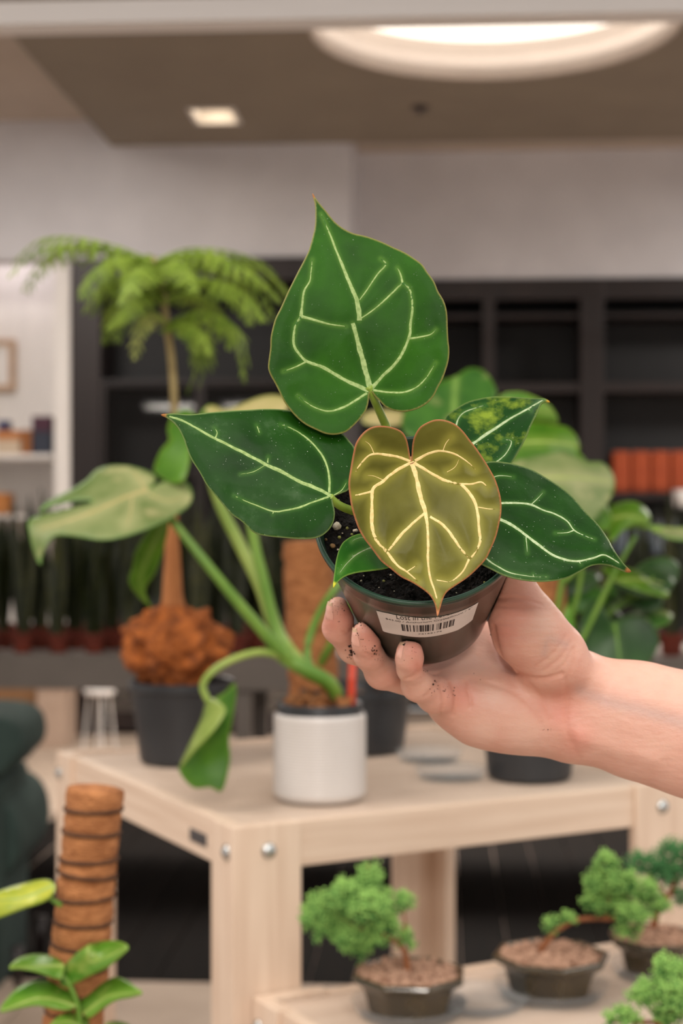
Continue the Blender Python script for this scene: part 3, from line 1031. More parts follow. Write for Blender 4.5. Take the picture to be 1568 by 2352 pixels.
def saucer(label, c, r, h=.018, grp=None):
    prof = [(0, 0), (r * .86, 0), (r, h), (r - .002, h), (r * .86 - .002, .002), (0, .002)]
    o = mk('plant_saucer', xform(lathe(prof, 40), Matrix.Translation(c)), MT['clear'], smooth=True)
    tag(o, label, 'saucer', grp)
    return o

def soil_disc(parent, c, r, mat, name='soil', lumps=0, lr=.006):
    v, f = [], []
    n, m = 10, 28
    for i in range(n + 1):
        rr = r * i / n
        for k in range(m):
            a = 2 * math.pi * k / m
            z = .004 * noise.noise(Vector((rr * math.cos(a) * 90, rr * math.sin(a) * 90, c[2]))) + .004 * (1 - (i / n) ** 2)
            v.append((c[0] + rr * math.cos(a), c[1] + rr * math.sin(a), c[2] + z))
    for i in range(n):
        for k in range(m):
            l = (k + 1) % m
            f.append((i * m + k, (i + 1) * m + k, (i + 1) * m + l, i * m + l))
    return mk(name, (v, f), mat, parent, smooth=True)

def coir_pole(parent, p0, p1, r, bands, name='moss_pole', n=40, m=90, taper=1.0, cord=True, cordmat=None):
    p0, p1 = Vector(p0), Vector(p1)
    t = (p1 - p0)
    L = t.length
    t = t / L
    a = t.cross(Vector((0, 1, 0))).normalized()
    b = t.cross(a).normalized()
    v, f = [], []
    for i in range(m + 1):
        s = i / m
        ph = (s * bands) % 1.0
        bulge = 1 + .05 * math.sin(math.pi * ph) - .03 + .035 * math.sin(int(s * bands) * 12.9898)
        if i == m:
            bulge *= .55
        for k in range(n):
            w = 2 * math.pi * k / n
            rr = r * bulge * (1 + (taper - 1) * (1 - s))
            q = p0 + t * (L * s) + a * (rr * math.cos(w)) + b * (rr * math.sin(w))
            rr2 = .05 * r * noise.noise(q * (5 / r * .5)) + .04 * r * noise.noise(q * (16 / r * .5))
            q += (a * math.cos(w) + b * math.sin(w)) * rr2
            v.append(q)
    for i in range(m):
        for k in range(n):
            l = (k + 1) % n
            f.append((i * n + k, i * n + l, (i + 1) * n + l, (i + 1) * n + k))
    f.append(tuple(range(n))[::-1]); f.append(tuple(m * n + k for k in range(n)))
    o = mk(name, (v, f), MT['coir'], parent, smooth=True)
    if cord:
        for i in range(1, bands):
            s = (i + random.uniform(-.2, .2)) / bands
            tilt = random.uniform(-.2, .2)
            pts = []
            for k in range(25):
                w = 2 * math.pi * k / 24
                rr = r * .985 * (1 + (taper - 1) * (1 - s))
                pts.append(p0 + t * (L * s + tilt * r * math.cos(w)) + a * (rr * math.cos(w)) + b * (rr * math.sin(w)))
            mk('binding_cord', tube(pts, .0022 * r / .028, n=6, sub=1), cordmat or MT['cord'], o, smooth=True)
    return o

# --- tree fern in the tall black pot
bp = on_top(418, 1740, T1)
bp = P(418, 1740, 2.50); bp.z = T1
def D(px, py, d):
    return P(px, py, d)
fern = thing('tree_fern', 'tree fern with feathery crown and brown fibrous root ball in a black pot', 'potted plant', bp)
dF = bp.y
pot_h = (1755 - 1570) / F * dF
nursery_pot(fern, bp + Vector((0, 0, .0002)), 96 / F * dF, 122 / F * dF, pot_h, MT['black_pot'])
soil_disc(fern, bp + Vector((0, 0, pot_h - .02)), 112 / F * dF, MT['bark'])
# root ball
rv, rf = ico(5)
rc = P(402, 1490, dF)
rr = (118 / F * dF, 100 / F * dF, 96 / F * dF)
vv = []
for p in rv:
    nn = noise.noise(p * 2.3) * .26 + noise.noise(p * 5.1) * .17 + noise.noise(p * 12) * .07
    q = Vector((p.x * rr[0], p.y * rr[1], p.z * rr[2])) * (1 + nn)
    if p.z < 0:
        q.x *= 1 + p.z * .10; q.y *= 1 + p.z * .10
    vv.append(rc + q)
mk('root_ball', (vv, rf), MT['fern_root'], fern, smooth=True)
mk('trunk', tube([P(402, 1440, dF), P(396, 1370, dF), P(396, 1280, dF), P(394, 1200, dF), P(396, 1080, dF)], 0, radii=[44 / F * dF, 24 / F * dF, 18 / F * dF, 15 / F * dF, 13 / F * dF], n=14), MT['fern_trunk'], fern, smooth=True)
mk('stem', tube([P(396, 1090, dF), P(401, 960, dF), P(394, 830, dF), P(382, 740, dF), P(372, 660, dF), P(352, 590, dF)], 0, radii=[12 / F * dF, 9 / F * dF, 9 / F * dF, 9 / F * dF, 7 / F * dF, 4 / F * dF], n=10), MT['fern_stem'], fern, smooth=True)
MT['frond'] = mat_noise('fern_frond', (104, 134, 32), (148, 174, 62), 30, .55)
MT['frond_y'] = mat_noise('pale_fern_frond', (148, 168, 72), (188, 196, 108), 30, .55)
def frond(name, pts, wid, mat, n_p=15, drop=.5):
    """feathery frond: pts (px, py, depth), wid the half width in px at its middle"""
    path = smooth_path([P(*p) for p in pts], 8)
    m = len(path)
    geos = [tube(path, 2.6 / F * dF, .8 / F * dF, n=5, sub=1)]
    V, Fc = [], []
    for i in range(n_p):
        s = (i + .6) / n_p
        k = min(int(s * (m - 1)), m - 2)
        p = path[k].lerp(path[k + 1], s * (m - 1) - k)
        t = (path[k + 1] - path[k]).normalized()
        L = 1.12 * wid / F * dF * (math.sin(math.pi * (s * .8 + .18)) * .9 + .12)
        side = t.cross(Vector((0, 0, 1)))
        if side.length < .2:
            side = t.cross(Vector((0, 1, 0)))
        side.normalize()
        up = side.cross(t).normalized()
        for sg in (-1, 1):
            d = (side * sg + t * .55 - Vector((0, 0, 1)) * (drop + random.uniform(-.3, .45)) + t * random.uniform(-.25, .25)).normalized()
            nl = 11
            for j in range(nl):
                u = (j + .5) / nl
                c = p + d * (L * u) - Vector((0, 0, 1)) * (L * .15 * u * u)
                ll = L * .17 * (1 - u * .7) + .0012
                for s2 in (-1, 1):
                    e = (d.cross(up) * s2 + d * .45).normalized()
                    w = d * (L * .038)
                    i0 = len(V)
                    tip = c + e * ll - Vector((0, 0, .12 * ll))
                    nn = up * .0006
                    V.extend([c - w + nn, c + w + nn, tip + w * .5, tip - w * .5, c - nn])
                    Fc.extend([(i0, i0 + 1, i0 + 2, i0 + 3), (i0 + 4, i0 + 3, i0 + 2), (i0 + 4, i0 + 2, i0 + 1), (i0, i0 + 3, i0 + 4)])
    geos.append((V, Fc))
    return mk(name, cat(*geos), mat, fern)
ce = (366, 640)
FR = [
    ([(352, 600, dF), (270, 566, dF - .02), (170, 545, dF - .05), (90, 552, dF - .07), (28, 604, dF - .08)], 56, 0),
    ([(355, 606, dF), (270, 575, dF + .05), (180, 560, dF + .09), (110, 600, dF + .12), (64, 672, dF + .13)], 54, 0),
    ([(360, 620, dF), (300, 590, dF - .07), (230, 610, dF - .12), (190, 680, dF - .15)], 62, 0),
    ([(366, 640, dF), (310, 628, dF - .04), (240, 650, dF - .08), (192, 712, dF - .09)], 60, 0),
    ([(370, 660, dF), (310, 660, dF + .03), (262, 700, dF + .06), (238, 785, dF + .07)], 56, 0),
    ([(372, 680, dF), (330, 670, dF - .06), (300, 700, dF - .1), (275, 740, dF - .12)], 50, 0),
    ([(378, 735, dF), (350, 716, dF - .04), (326, 735, dF - .07), (308, 822, dF - .08)], 46, 1),
    ([(356, 600, dF), (430, 572, dF + .03), (530, 578, dF + .06), (610, 610, dF + .08), (660, 668, dF + .09)], 60, 0),
    ([(356, 604, dF), (420, 584, dF - .05), (500, 590, dF - .1), (580, 630, dF - .14), (640, 690, dF - .15)], 60, 0),
    ([(362, 630, dF), (430, 606, dF + .06), (510, 618, dF + .1), (570, 660, dF + .13), (598, 735, dF + .14)], 60, 0),
    ([(370, 665, dF), (430, 640, dF - .04), (500, 648, dF - .08), (550, 690, dF - .1), (575, 740, dF - .11)], 58, 0),
    ([(372, 690, dF), (430, 672, dF + .05), (480, 690, dF + .08), (520, 740, dF + .1), (540, 790, dF + .1)], 50, 0),
    ([(382, 745, dF), (440, 716, dF - .05), (500, 726, dF - .08), (550, 762, dF - .1), (572, 838, dF - .1)], 54, 0),
    ([(384, 750, dF), (430, 735, dF + .02), (466, 765, dF + .04), (474, 820, dF + .05), (456, 890, dF + .05)], 44, 0),
    ([(384, 752, dF), (410, 740, dF - .06), (440, 760, dF - .09), (452, 810, dF - .1)], 40, 0),
    ([(366, 640, dF), (380, 610, dF - .08), (410, 600, dF - .16), (440, 640, dF - .22)], 56, 0),
    ([(366, 640, dF), (340, 610, dF - .1), (320, 620, dF - .2), (300, 670, dF - .25)], 56, 0),
    ([(360, 620, dF), (352, 590, dF + .08), (330, 590, dF + .18), (300, 640, dF + .24)], 56, 0),
]
for pts, w, y in FR:
    frond('frond', pts, w * .9, MT['frond_y'] if y else MT['frond'])
    if not y:
        ex, ey, ed = random.uniform(-34, 34), random.uniform(-22, 30), random.uniform(-.07, .07)
        n_ = len(pts) - 1
        frond('frond', [(a + ex * (i / n_), b_ + ey * (i / n_) + 6 * (i > 0), c_ + ed * (i / n_)) for i, (a, b_, c_) in enumerate(pts)], w * .82, MT['frond'])

# --- variegated monstera in the white ribbed pot
wp = P(734, 1838, 2.175); wp.z = T1
dW = wp.y
mon = thing('potted_monstera', 'variegated monstera with bent green stems in a white ribbed ceramic pot', 'potted plant', wp)
rW = 106.5 / F * dW
hW = P(734, 1635, dW).z - T1
prof = [(0, .0005), (rW * .93, .0005), (rW * .97, .004)]
nr = 26
for i in range(nr):
    z0 = .008 + (hW - .014) * i / nr
    dz = (hW - .014) / nr
    prof += [(rW * .99, z0), (rW, z0 + dz * .3), (rW, z0 + dz * .7)]
prof += [(rW * .985, hW - .002), (rW * .965, hW), (rW * .935, hW - .002), (rW * .93, hW - .05), (0, hW - .05)]
mk('pot', xform(lathe(prof, 72), Matrix.Translation(wp)), MT['white_pot'], mon, smooth=True)
mk('nursery_liner', xform(lathe([(rW * .90, hW - .03), (rW * .915, hW + .012), (rW * .90, hW + .014), (rW * .87, hW - .03)], 48, caps=False), Matrix.Translation(wp)), MT['black_pot'], mon, smooth=True)
soil_disc(mon, wp + Vector((0, 0, hW + .002)), rW * .89, MT['bark'])
cl = []
for i in range(70):
    a = random.uniform(0, 6.28); r = rW * .8 * math.sqrt(random.random())
    cl.append((wp.x + r * math.cos(a), wp.y + r * math.sin(a), wp.z + hW + .008 + .022 * (1 - r / rW) * random.random()))
mk('bark_chips', blobs_np(cl, np.stack([rng.uniform(.006, .014, 70), rng.uniform(.004, .008, 70), rng.uniform(.003, .006, 70)], 1), 1), MT['bark'], mon, kind='stuff')
pxw = 1 / F * dW
def stem(parent, pts, r0, r1, mat, name='stem', d=None):
    return mk(name, tube([P(*p) for p in pts], r0 / F * pts[0][2], r1 / F * pts[-1][2], n=10), mat, parent, smooth=True)
stem(mon, [(775, 1600, dW), (755, 1568, dW - .01), (705, 1540, dW - .02), (650, 1505, dW - .02), (625, 1470, dW - .02)], 17, 19, MT['stem'], 'main_stem')
stem(mon, [(700, 1538, dW - .015), (640, 1490, dW - .03), (560, 1400, dW - .05), (470, 1290, dW - .06), (395, 1195, dW - .05), (350, 1135, dW - .05)], 16, 7, MT['stem'], 'petiole')
stem(mon, [(690, 1530, dW), (640, 1460, dW + .01), (600, 1350, dW + .02), (550, 1250, dW + .03), (505, 1160, dW + .03), (480, 1080, dW + .03), (470, 1010, dW + .03)], 19, 10, MT['stem_pale'], 'petiole')
stem(mon, [(660, 1500, dW - .01), (632, 1440, dW), (605, 1330, dW), (585, 1250, dW), (570, 1150, dW), (560, 1050, dW + .01), (575, 960, dW + .02)], 15, 9, MT['stem'], 'petiole')
stem(mon, [(720, 1545, dW + .01), (705, 1510, dW + .02), (712, 1460, dW + .03), (738, 1400, dW + .03), (775, 1345, dW + .03), (860, 1240, dW + .05), (900, 1120, dW + .06)], 10, 8, MT['stem'], 'petiole')
stem(mon, [(655, 1510, dW - .02), (600, 1498, dW - .04), (540, 1512, dW - .06), (490, 1540, dW - .07), (466, 1572, dW - .07), (472, 1598, dW - .07), (484, 1618, dW - .07)], 9, 8, MT['stem_pale'], 'petiole')
mk('plant_stake', tube([P(806, 1630, dW - .01), P(808, 1560, dW - .01), P(812, 1480, dW)], 10 / F * dW, 9 / F * dW, n=8, sub=1), MT['stake'], mon, label='red plastic stake')
c1 = cv([(180, 555), (250, 512), (400, 478), (600, 425), (500, 418), (350, 446), (250, 490), (262, 465), (330, 410), (470, 340), (560, 280), (620, 220), (700, 195), (800, 192), (900, 212), (980, 245), (1004, 290), (962, 338), (1040, 300), (1130, 288), (1200, 300), (1238, 370), (1222, 440), (1150, 500), (1060, 550), (950, 600), (800, 650), (650, 672), (500, 650), (370, 642), (310, 690), (272, 770), (256, 838), (210, 730), (186, 620)], 0, 1000, 2.8)
d1 = dW - .05
make_leaf(mon, c1, [(90, 1290, d1 - .08), (70, 1200, d1 - .06), (110, 1150, d1), (250, 1070, d1 + .06), (345, 1130, d1), (430, 1130, d1 + .02), (280, 1230, d1 - .1), (180, 1230, d1 - .09)], MT['variegated'],
          veins=[(cv([(950, 350), (800, 400), (600, 490), (400, 560), (260, 600)], 0, 1000, 2.8), 8, 3), (cv([(940, 350), (880, 260), (850, 215)], 0, 1000, 2.8), 5, 2), (cv([(850, 400), (840, 500), (815, 580)], 0, 1000, 2.8), 4, 2), (cv([(960, 380), (1080, 420), (1180, 400)], 0, 1000, 2.8), 4, 2)], vein_mat=MT['cream_leaf'], g=9, halo=20, thick=.0012, lift=.0012)
c2 = cv([(985, 215), (1030, 100), (1085, 30), (1075, -40), (1110, -130), (1190, -170), (1260, -120), (1240, 0), (1225, 100), (1215, 180), (1180, 290), (1120, 310), (1060, 290), (1005, 255)], 0, 1000, 2.8)
make_leaf(mon, c2, [(360, 1090, dW), (430, 940, dW + .06), (430, 1080, dW - .03), (380, 1020, dW + .02)], MT['monstera_bright'], g=10, thick=.0012)
c3 = cv([(1085, 545), (1060, 700), (1000, 880), (935, 985), (955, 1070), (985, 1112), (900, 1050), (828, 945), (850, 850), (872, 740), (960, 600), (1030, 540)], 0, 1000, 2.8)
make_leaf(mon, c3, [(385, 1200, dW - .03), (345, 1395, dW + .03), (300, 1330, dW + .01), (380, 1260, dW - .01)], MT['monstera_bright'], veins=[(cv([(1060, 560), (970, 740), (900, 930), (950, 1060)], 0, 1000, 2.8), 6, 2)], vein_mat=MT['stem'], g=10, thick=.0012, lift=.001)
c4 = cv([(1508, 190), (1520, 260), (1500, 400), (1472, 560), (1480, 690), (1430, 885), (1350, 862), (1240, 862), (1150, 745), (1220, 660), (1330, 540), (1440, 390), (1420, 325), (1380, 290), (1440, 255)], 0, 1500, 2.8)
make_leaf(mon, c4, [(538, 1570, dW - .05), (500, 1815, dW - .09), (412, 1765, dW - .1), (510, 1640, dW - .07), (460, 1760, dW - .08)], MT['monstera_bright'], g=9, thick=.0012, label='drooping folded green leaf')
c5 = cv([(1325, 310), (1360, 290), (1410, 312), (1446, 372), (1380, 485), (1250, 625), (1150, 742), (1200, 620), (1290, 430)], 0, 1500, 2.8)
make_leaf(mon, c5, [(478, 1612, dW - .075), (412, 1762, dW - .102), (515, 1632, dW - .12), (460, 1700, dW - .125)], MT['pale_leaf'], g=9, thick=.0012)
c6 = [(478, 952), (470, 938), (490, 930), (520, 940), (560, 925), (600, 910), (640, 908), (665, 925), (640, 960), (570, 985), (510, 980)]
make_leaf(mon, c6, [(470, 940, dW + .02), (660, 920, dW + .06), (570, 985, dW + .01), (560, 925, dW + .05)], MT['cream_leaf'], g=10, thick=.0012, label='pale cream leaf')
c7 = [(462, 1000), (455, 960), (480, 930), (510, 945), (530, 1000), (520, 1080), (490, 1110), (465, 1060)]
make_leaf(mon, c7, [(470, 1010, dW + .02), (500, 930, dW + .05), (500, 1100, dW + .02), (525, 1000, dW + .04)], MT['monstera_bright'], g=10, thick=.0012)

# --- climbing monstera on a coir pole in the black pot behind
mp = P(815, 1706, 2.62); mp.z = T1
cm_ = thing('climbing_monstera', 'climbing plant on a pale coir pole in a black pot behind the white pot', 'potted plant', mp)
dM = mp.y
hM = P(800, 1575, dM).z - T1
nursery_pot(cm_, mp + Vector((0, 0, .0002)), 112 / F * dM, 134 / F * dM, hM, MT['black_pot'])
soil_disc(cm_, mp + Vector((0, 0, hM - .02)), 120 / F * dM, MT['bark'])
coir_pole(cm_, mp + Vector(((722 - 815) / F * dM, 0, hM - .03)), P(706, 1240, dM), 56 / F * dM, 7, cord=False)
c8 = cv([(50, 420), (90, 300), (230, 190), (340, 150), (400, 112), (455, 105), (512, 135), (552, 200), (560, 262), (470, 400), (320, 490), (120, 490)], 900, 800, 2.347)
dm = dM - .1
make_leaf(cm_, c8, [(930, 980, dm), (1045, 865, dm + .05), (1135, 900, dm + .02), (1050, 1000, dm - .03)], MT['monstera'], veins=[(cv([(345, 155), (335, 300), (320, 460)], 900, 800, 2.347), 14, 8)], vein_mat=MT['stem'], g=10, thick=.0012, lift=.001)
c9 = cv([(-60, 330), (20, 335), (90, 350), (95, 400), (20, 420), (-80, 420), (-160, 400), (-150, 350)], 900, 800, 2.347)
make_leaf(cm_, c9, [(870, 940, dm + .05), (940, 950, dm + .05), (880, 985, dm + .02)], MT['cream_leaf'], g=10, thick=.0012, label='pale cream leaf')
stem(cm_, [(715, 1560, dM), (760, 1480, dM - .06), (850, 1300, dM - .08), (950, 1100, dM - .1), (1000, 1000, dM - .08)], 10, 7, MT['stem'], 'petiole')

# --- third monstera on a coir pole in the black pot under the wrist
rp = P(1215, 1790, 2.345); rp.z = T1
rm = thing('climbing_monstera', 'lush climbing monstera on a strapped coir pole in a black pot under the wrist', 'potted plant', rp)
dR = rp.y
hR = P(1215, 1640, dR).z - T1
nursery_pot(rm, rp + Vector((0, 0, .0002)), 96 / F * dR, 112 / F * dR, hR, MT['black_pot'])
soil_disc(rm, rp + Vector((0, 0, hR - .02)), 100 / F * dR, MT['bark'])
pl = coir_pole(rm, rp + Vector(((1240 - 1215) / F * dR, 0, hR - .03)), P(1246, 1150, dR), 54 / F * dR, 6, cord=False)
MT['strap'] = mat_plain('green_strap', (74, 84, 66), .6)
sz = P(1240, 1430, dR)
mk('strap', xform(lathe([(56.5 / F * dR, -.006), (58.5 / F * dR, -.006), (58.5 / F * dR, .006), (56.5 / F * dR, .006)], 40, caps=False), Matrix.Translation((P(1243, 1430, dR)))), MT['strap'], pl)
Z7 = lambda pts: cv(pts, 900, 800, 2.347)
q = dR - .08
LV = [
    ([(560, 330), (590, 250), (690, 236), (770, 262), (850, 308), (892, 372), (888, 412), (800, 400), (700, 420), (600, 430)], 'pothos', .06, .0),
    ([(560, 520), (650, 420), (750, 400), (860, 408), (950, 428), (1002, 490), (1012, 560), (1045, 612), (940, 625), (760, 620), (620, 600)], 'monstera_bright', .02, .03),
    ([(560, 650), (680, 600), (800, 572), (920, 552), (1050, 608), (1130, 614), (1182, 662), (1202, 722), (1188, 792), (1120, 900), (1050, 940), (1000, 880), (900, 760), (760, 690), (620, 700)], 'variegated', -.04, .05),
    ([(860, 660), (960, 690), (1080, 760), (1160, 850), (1190, 930), (1160, 985), (1080, 960), (980, 860), (880, 740)], 'monstera_bright', -.02, .03),
    ([(1170, 860), (1230, 830), (1300, 824), (1355, 850), (1392, 902), (1385, 945), (1300, 950), (1240, 985), (1180, 1045), (1165, 980)], 'monstera_bright', .0, .04),
    ([(1385, 952), (1440, 950), (1520, 965), (1600, 960), (1640, 1000), (1580, 1035), (1480, 1020), (1420, 990)], 'variegated', .0, .05),
    ([(1130, 1180), (1230, 1175), (1330, 1205), (1410, 1270), (1490, 1312), (1482, 1342), (1380, 1320), (1260, 1280), (1180, 1240)], 'monstera_bright', .02, .03),
]
for pts, mt_, dd, bend in LV:
    w = Z7(pts)
    xs = [p[0] for p in w]; ys = [p[1] for p in w]
    xm, ym = sum(xs) / len(xs), sum(ys) / len(ys)
    make_leaf(rm, w, [(min(xs), ym, q + dd), (max(xs), ym, q + dd + bend * .5), (xm, min(ys), q + dd + bend), (xm, max(ys), q + dd - bend), (xm, ym, q + dd - .015)], MT[mt_], g=10, thick=.0012, veins=[([(min(xs) + 8, ym), (xm, ym - 6), (max(xs) - 10, ym + 4)], 5, 2)], vein_mat=MT['stem_pale'], halo=16, lift=.0008)
def px_leaf(parent, pts, mt_, d, bend, veins=(), vm=None, **kw):
    xs = [p[0] for p in pts]; ys = [p[1] for p in pts]
    xm, ym = sum(xs) / len(xs), sum(ys) / len(ys)
    return make_leaf(parent, pts, [(min(xs), ym, d), (max(xs), ym, d + bend * .4), (xm, min(ys), d + bend), (xm, max(ys), d - bend), (xm, ym, d - .012)], MT[mt_], g=10, thick=.0012, veins=veins, vein_mat=vm, **kw)
px_leaf(rm, [(1405, 1425), (1380, 1385), (1350, 1390), (1332, 1425), (1328, 1480), (1345, 1530), (1400, 1560), (1460, 1550), (1505, 1500), (1512, 1455), (1480, 1418), (1440, 1412)], 'deep_leaf', dR - .03, .03, [([(1412, 1432), (1420, 1490), (1425, 1550)], 6, 2)], MT['stem'])
px_leaf(rm, [(1300, 1390), (1315, 1400), (1322, 1440), (1312, 1480), (1298, 1490), (1290, 1440)], 'pothos', dR - .06, .01)
for pts in ([(1250, 1600, dR), (1290, 1480, dR - .04), (1330, 1350, dR - .06), (1340, 1200, dR - .07)],
            [(1260, 1600, dR), (1320, 1500, dR - .05), (1370, 1400, dR - .06), (1420, 1300, dR - .07), (1460, 1230, dR - .07)],
            [(1240, 1600, dR), (1280, 1400, dR - .07), (1300, 1200, dR - .08), (1250, 1050, dR - .07)],
            [(1255, 1600, dR), (1350, 1530, dR - .03), (1410, 1440, dR - .03)],
            [(1290, 1340, dR - .06), (1380, 1250, dR - .07), (1440, 1210, dR - .07), (1520, 1215, dR - .07)]):
    stem(rm, pts, 7, 5, MT['stem'], 'petiole')
for k in range(9):
    cxp = random.uniform(1300, 1540); cyp = random.uniform(1310, 1490)
    w, h = random.uniform(40, 80), random.uniform(22, 46)
    an = random.uniform(-.8, .8)
    pts = []
    for i in range(9):
        t = 2 * math.pi * i / 9
        x, y = w * math.cos(t) * (1 if abs(t - math.pi) > .5 else 1.2), h * math.sin(t)
        pts.append((cxp + x * math.cos(an) - y * math.sin(an), cyp + x * math.sin(an) + y * math.cos(an)))
    px_leaf(rm, pts, 'deep_leaf' if k % 3 else 'monstera', dR + random.uniform(.02, .16), .03)
    stem(rm, [(1250, 1600, dR), (1285, 1500, dR + .03), (cxp, cyp, dR + .05)], 5, 3, MT['stem'], 'petiole')
saucer('clear plastic saucer under the black pot of the tree fern', Vector((bp.x, bp.y, T1 - .0003)), .0, .0) if False else None
for (px, py, d, lab) in ((985, 1728, 2.5, 'empty clear saucer lying behind the white pot on the stand'), (1035, 1770, 2.33, 'empty clear saucer lying in front of the wrist on the stand')):
    c = P(px, py, d); c.z = T1 + .0003
    saucer(lab, c, .055, .016)

# ------------------------------------------------------------------ juniper bonsai
MT['pebble'] = mat_noise('bonsai_pebbles', (112, 78, 60), (196, 156, 130), 130, .75, lo=.25, hi=.75)
def juniper_mat(name, c0, c1):
    m, nt, b = nodes_of(name)
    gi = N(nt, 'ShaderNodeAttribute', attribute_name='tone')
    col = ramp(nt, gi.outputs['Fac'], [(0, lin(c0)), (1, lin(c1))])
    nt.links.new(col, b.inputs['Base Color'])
    b.inputs['Roughness'].default_value = .7
    return m
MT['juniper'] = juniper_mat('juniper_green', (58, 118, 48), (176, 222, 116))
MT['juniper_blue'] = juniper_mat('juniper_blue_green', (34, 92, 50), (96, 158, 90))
def bonsai(label, px, py_base, d, clumps, trunk, twigs, fm='juniper', r_px=136, pot_px=(150, 65), h_px=120, rot=.3, sauc=True):
    c = P(px, py_base, d); c.z = T2
    t = thing('juniper_bonsai', label, 'bonsai', c)
    s = 1 / F * d
    R = r_px * s
    h = h_px * s
    zz = .004 if sauc else .0003
    prof = [(0, zz), (R * .66, zz), (R * .70, zz + .004), (R * .80, h * .66), (R * .84, h * .72), (R * 1.0, h * .86), (R * 1.01, h * .93), (R * .98, h), (R * .9, h), (R * .86, h * .9), (R * .8, h * .8), (0, h * .8)]
    v, f = lathe(prof, 8, rot)
    pot = mk('pot', xform((v, f), Matrix.Translation(c)), MT['glaze'], t)
    bv = pot.modifiers.new('soft_edges', 'BEVEL'); bv.width = .003; bv.segments = 2; bv.limit_method = 'ANGLE'; bv.angle_limit = math.radians(25)
    nP = 190
    a = rng.uniform(0, 6.28, nP); r = R * .84 * np.sqrt(rng.random(nP))
    C = np.stack([c.x + r * np.cos(a), c.y + r * np.sin(a), c.z + h * .9 + .003 * (1 - (r / R) ** 2) + rng.uniform(-.002, .002, nP)], 1)
    mk('gravel', cat(blobs_np(C, rng.uniform(.0035, .0075, nP), 1, .2), xform(lathe([(0, h * .8), (R * .84, h * .8), (R * .84, h * .88), (0, h * .93)], 24), Matrix.Translation(c))), MT['pebble'], t, kind='stuff')
    mk('trunk', tube([P(*q) for q in trunk], 0, radii=[9 * s, 7 * s, 6 * s, 4 * s], n=9), MT['juniper_bark'], t, smooth=True)
    for tw in twigs:
        mk('branch', tube([P(*q) for q in tw], 4.5 * s, 1.5 * s, n=6), MT['juniper_bark'], t, smooth=True)
    CC, RR, TN = [], [], []
    for (x, y, dd, rx, ry) in clumps:
        rx, ry = rx * .66, ry * .62
        o = P(x, y, dd)
        n = int(46 * (rx * ry) / 600) + 8
        for i in range(n):
            # short upright spray of beads
            u = rng.normal(size=3); u /= np.linalg.norm(u)
            rad = rng.random() ** .4
            base = np.array([o.x + u[0] * rx * s * rad, o.y + u[1] * rx * s * rad * .9, o.z + u[2] * ry * s * rad])
            dr = u * .7 + np.array([0, 0, .5]) + rng.normal(size=3) * .35
            dr /= np.linalg.norm(dr)
            L = rng.uniform(.007, .015)
            for k in range(5):
                CC.append(base + dr * L * k / 4 + rng.normal(size=3) * .0007)
                RR.append(.0021 - .00026 * k)
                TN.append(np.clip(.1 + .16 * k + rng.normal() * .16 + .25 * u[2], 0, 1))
            for sd in (-1, 1):
                sdv = np.cross(dr, u + rng.normal(size=3) * .3); sdv /= max(np.linalg.norm(sdv), 1e-6)
                for k in (1, 2):
                    CC.append(base + dr * L * (.2 + .25 * k) + sdv * sd * .0034 * k)
                    RR.append(.0016)
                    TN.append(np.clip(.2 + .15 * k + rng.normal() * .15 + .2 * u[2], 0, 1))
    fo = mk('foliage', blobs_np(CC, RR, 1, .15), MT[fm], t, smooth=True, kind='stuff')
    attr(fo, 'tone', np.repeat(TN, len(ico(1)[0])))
    if sauc:
        saucer('clear plastic saucer under the ' + label.split(' bonsai')[0] + ' bonsai', c + Vector((0, 0, .0002)), R * .98, .016)
    return t
dB = 1.90
bonsai('round bushy juniper bonsai leaning away in front of the stand leg', 938, 2330, dB,
       [(738, 2088, dB, 44, 44), (790, 2062, dB - .02, 50, 50), (848, 2022, dB, 36, 46), (822, 2056, dB + .02, 46, 44), (768, 2118, dB + .01, 58, 44), (850, 2090, dB - .03, 62, 50), (735, 2128, dB, 34, 34), (800, 2150, dB, 60, 36), (884, 2084, dB + .03, 36, 44), (926, 2072, dB, 22, 26), (880, 2132, dB, 40, 36), (930, 2156, dB, 16, 36), (815, 2180, dB + .01, 40, 22), (860, 2165, dB, 36, 24), (712, 2106, dB, 26, 24)],
       [(935, 2235, dB), (932, 2200, dB), (918, 2170, dB), (870, 2140, dB)], [[(918, 2172, dB), (930, 2120, dB), (922, 2080, dB)], [(900, 2160, dB), (820, 2130, dB), (770, 2100, dB)], [(880, 2145, dB), (850, 2060, dB), (845, 1985, dB)]], h_px=98)
dB2 = 1.975
bonsai('slender juniper bonsai whose bare trunk slants far sideways', 1265, 2300, dB2,
       [(1395, 1985, dB2, 36, 34), (1370, 2030, dB2, 34, 34), (1430, 2030, dB2 - .02, 44, 40), (1480, 2050, dB2, 46, 36), (1400, 2075, dB2, 48, 30), (1450, 2100, dB2 - .02, 56, 34), (1510, 2080, dB2, 34, 30), (1360, 2070, dB2, 28, 26), (1265, 2125, dB2, 10, 18), (1440, 2140, dB2, 40, 16), (1300, 2112, dB2, 14, 12)],
       [(1240, 2185, dB2), (1275, 2140, dB2), (1330, 2112, dB2), (1420, 2112, dB2)], [[(1400, 2112, dB2), (1440, 2080, dB2), (1480, 2050, dB2)], [(1390, 2110, dB2), (1400, 2050, dB2), (1395, 1995, dB2)], [(1262, 2160, dB2), (1262, 2140, dB2), (1264, 2115, dB2)]], h_px=96, rot=.1)
dB3 = 2.06
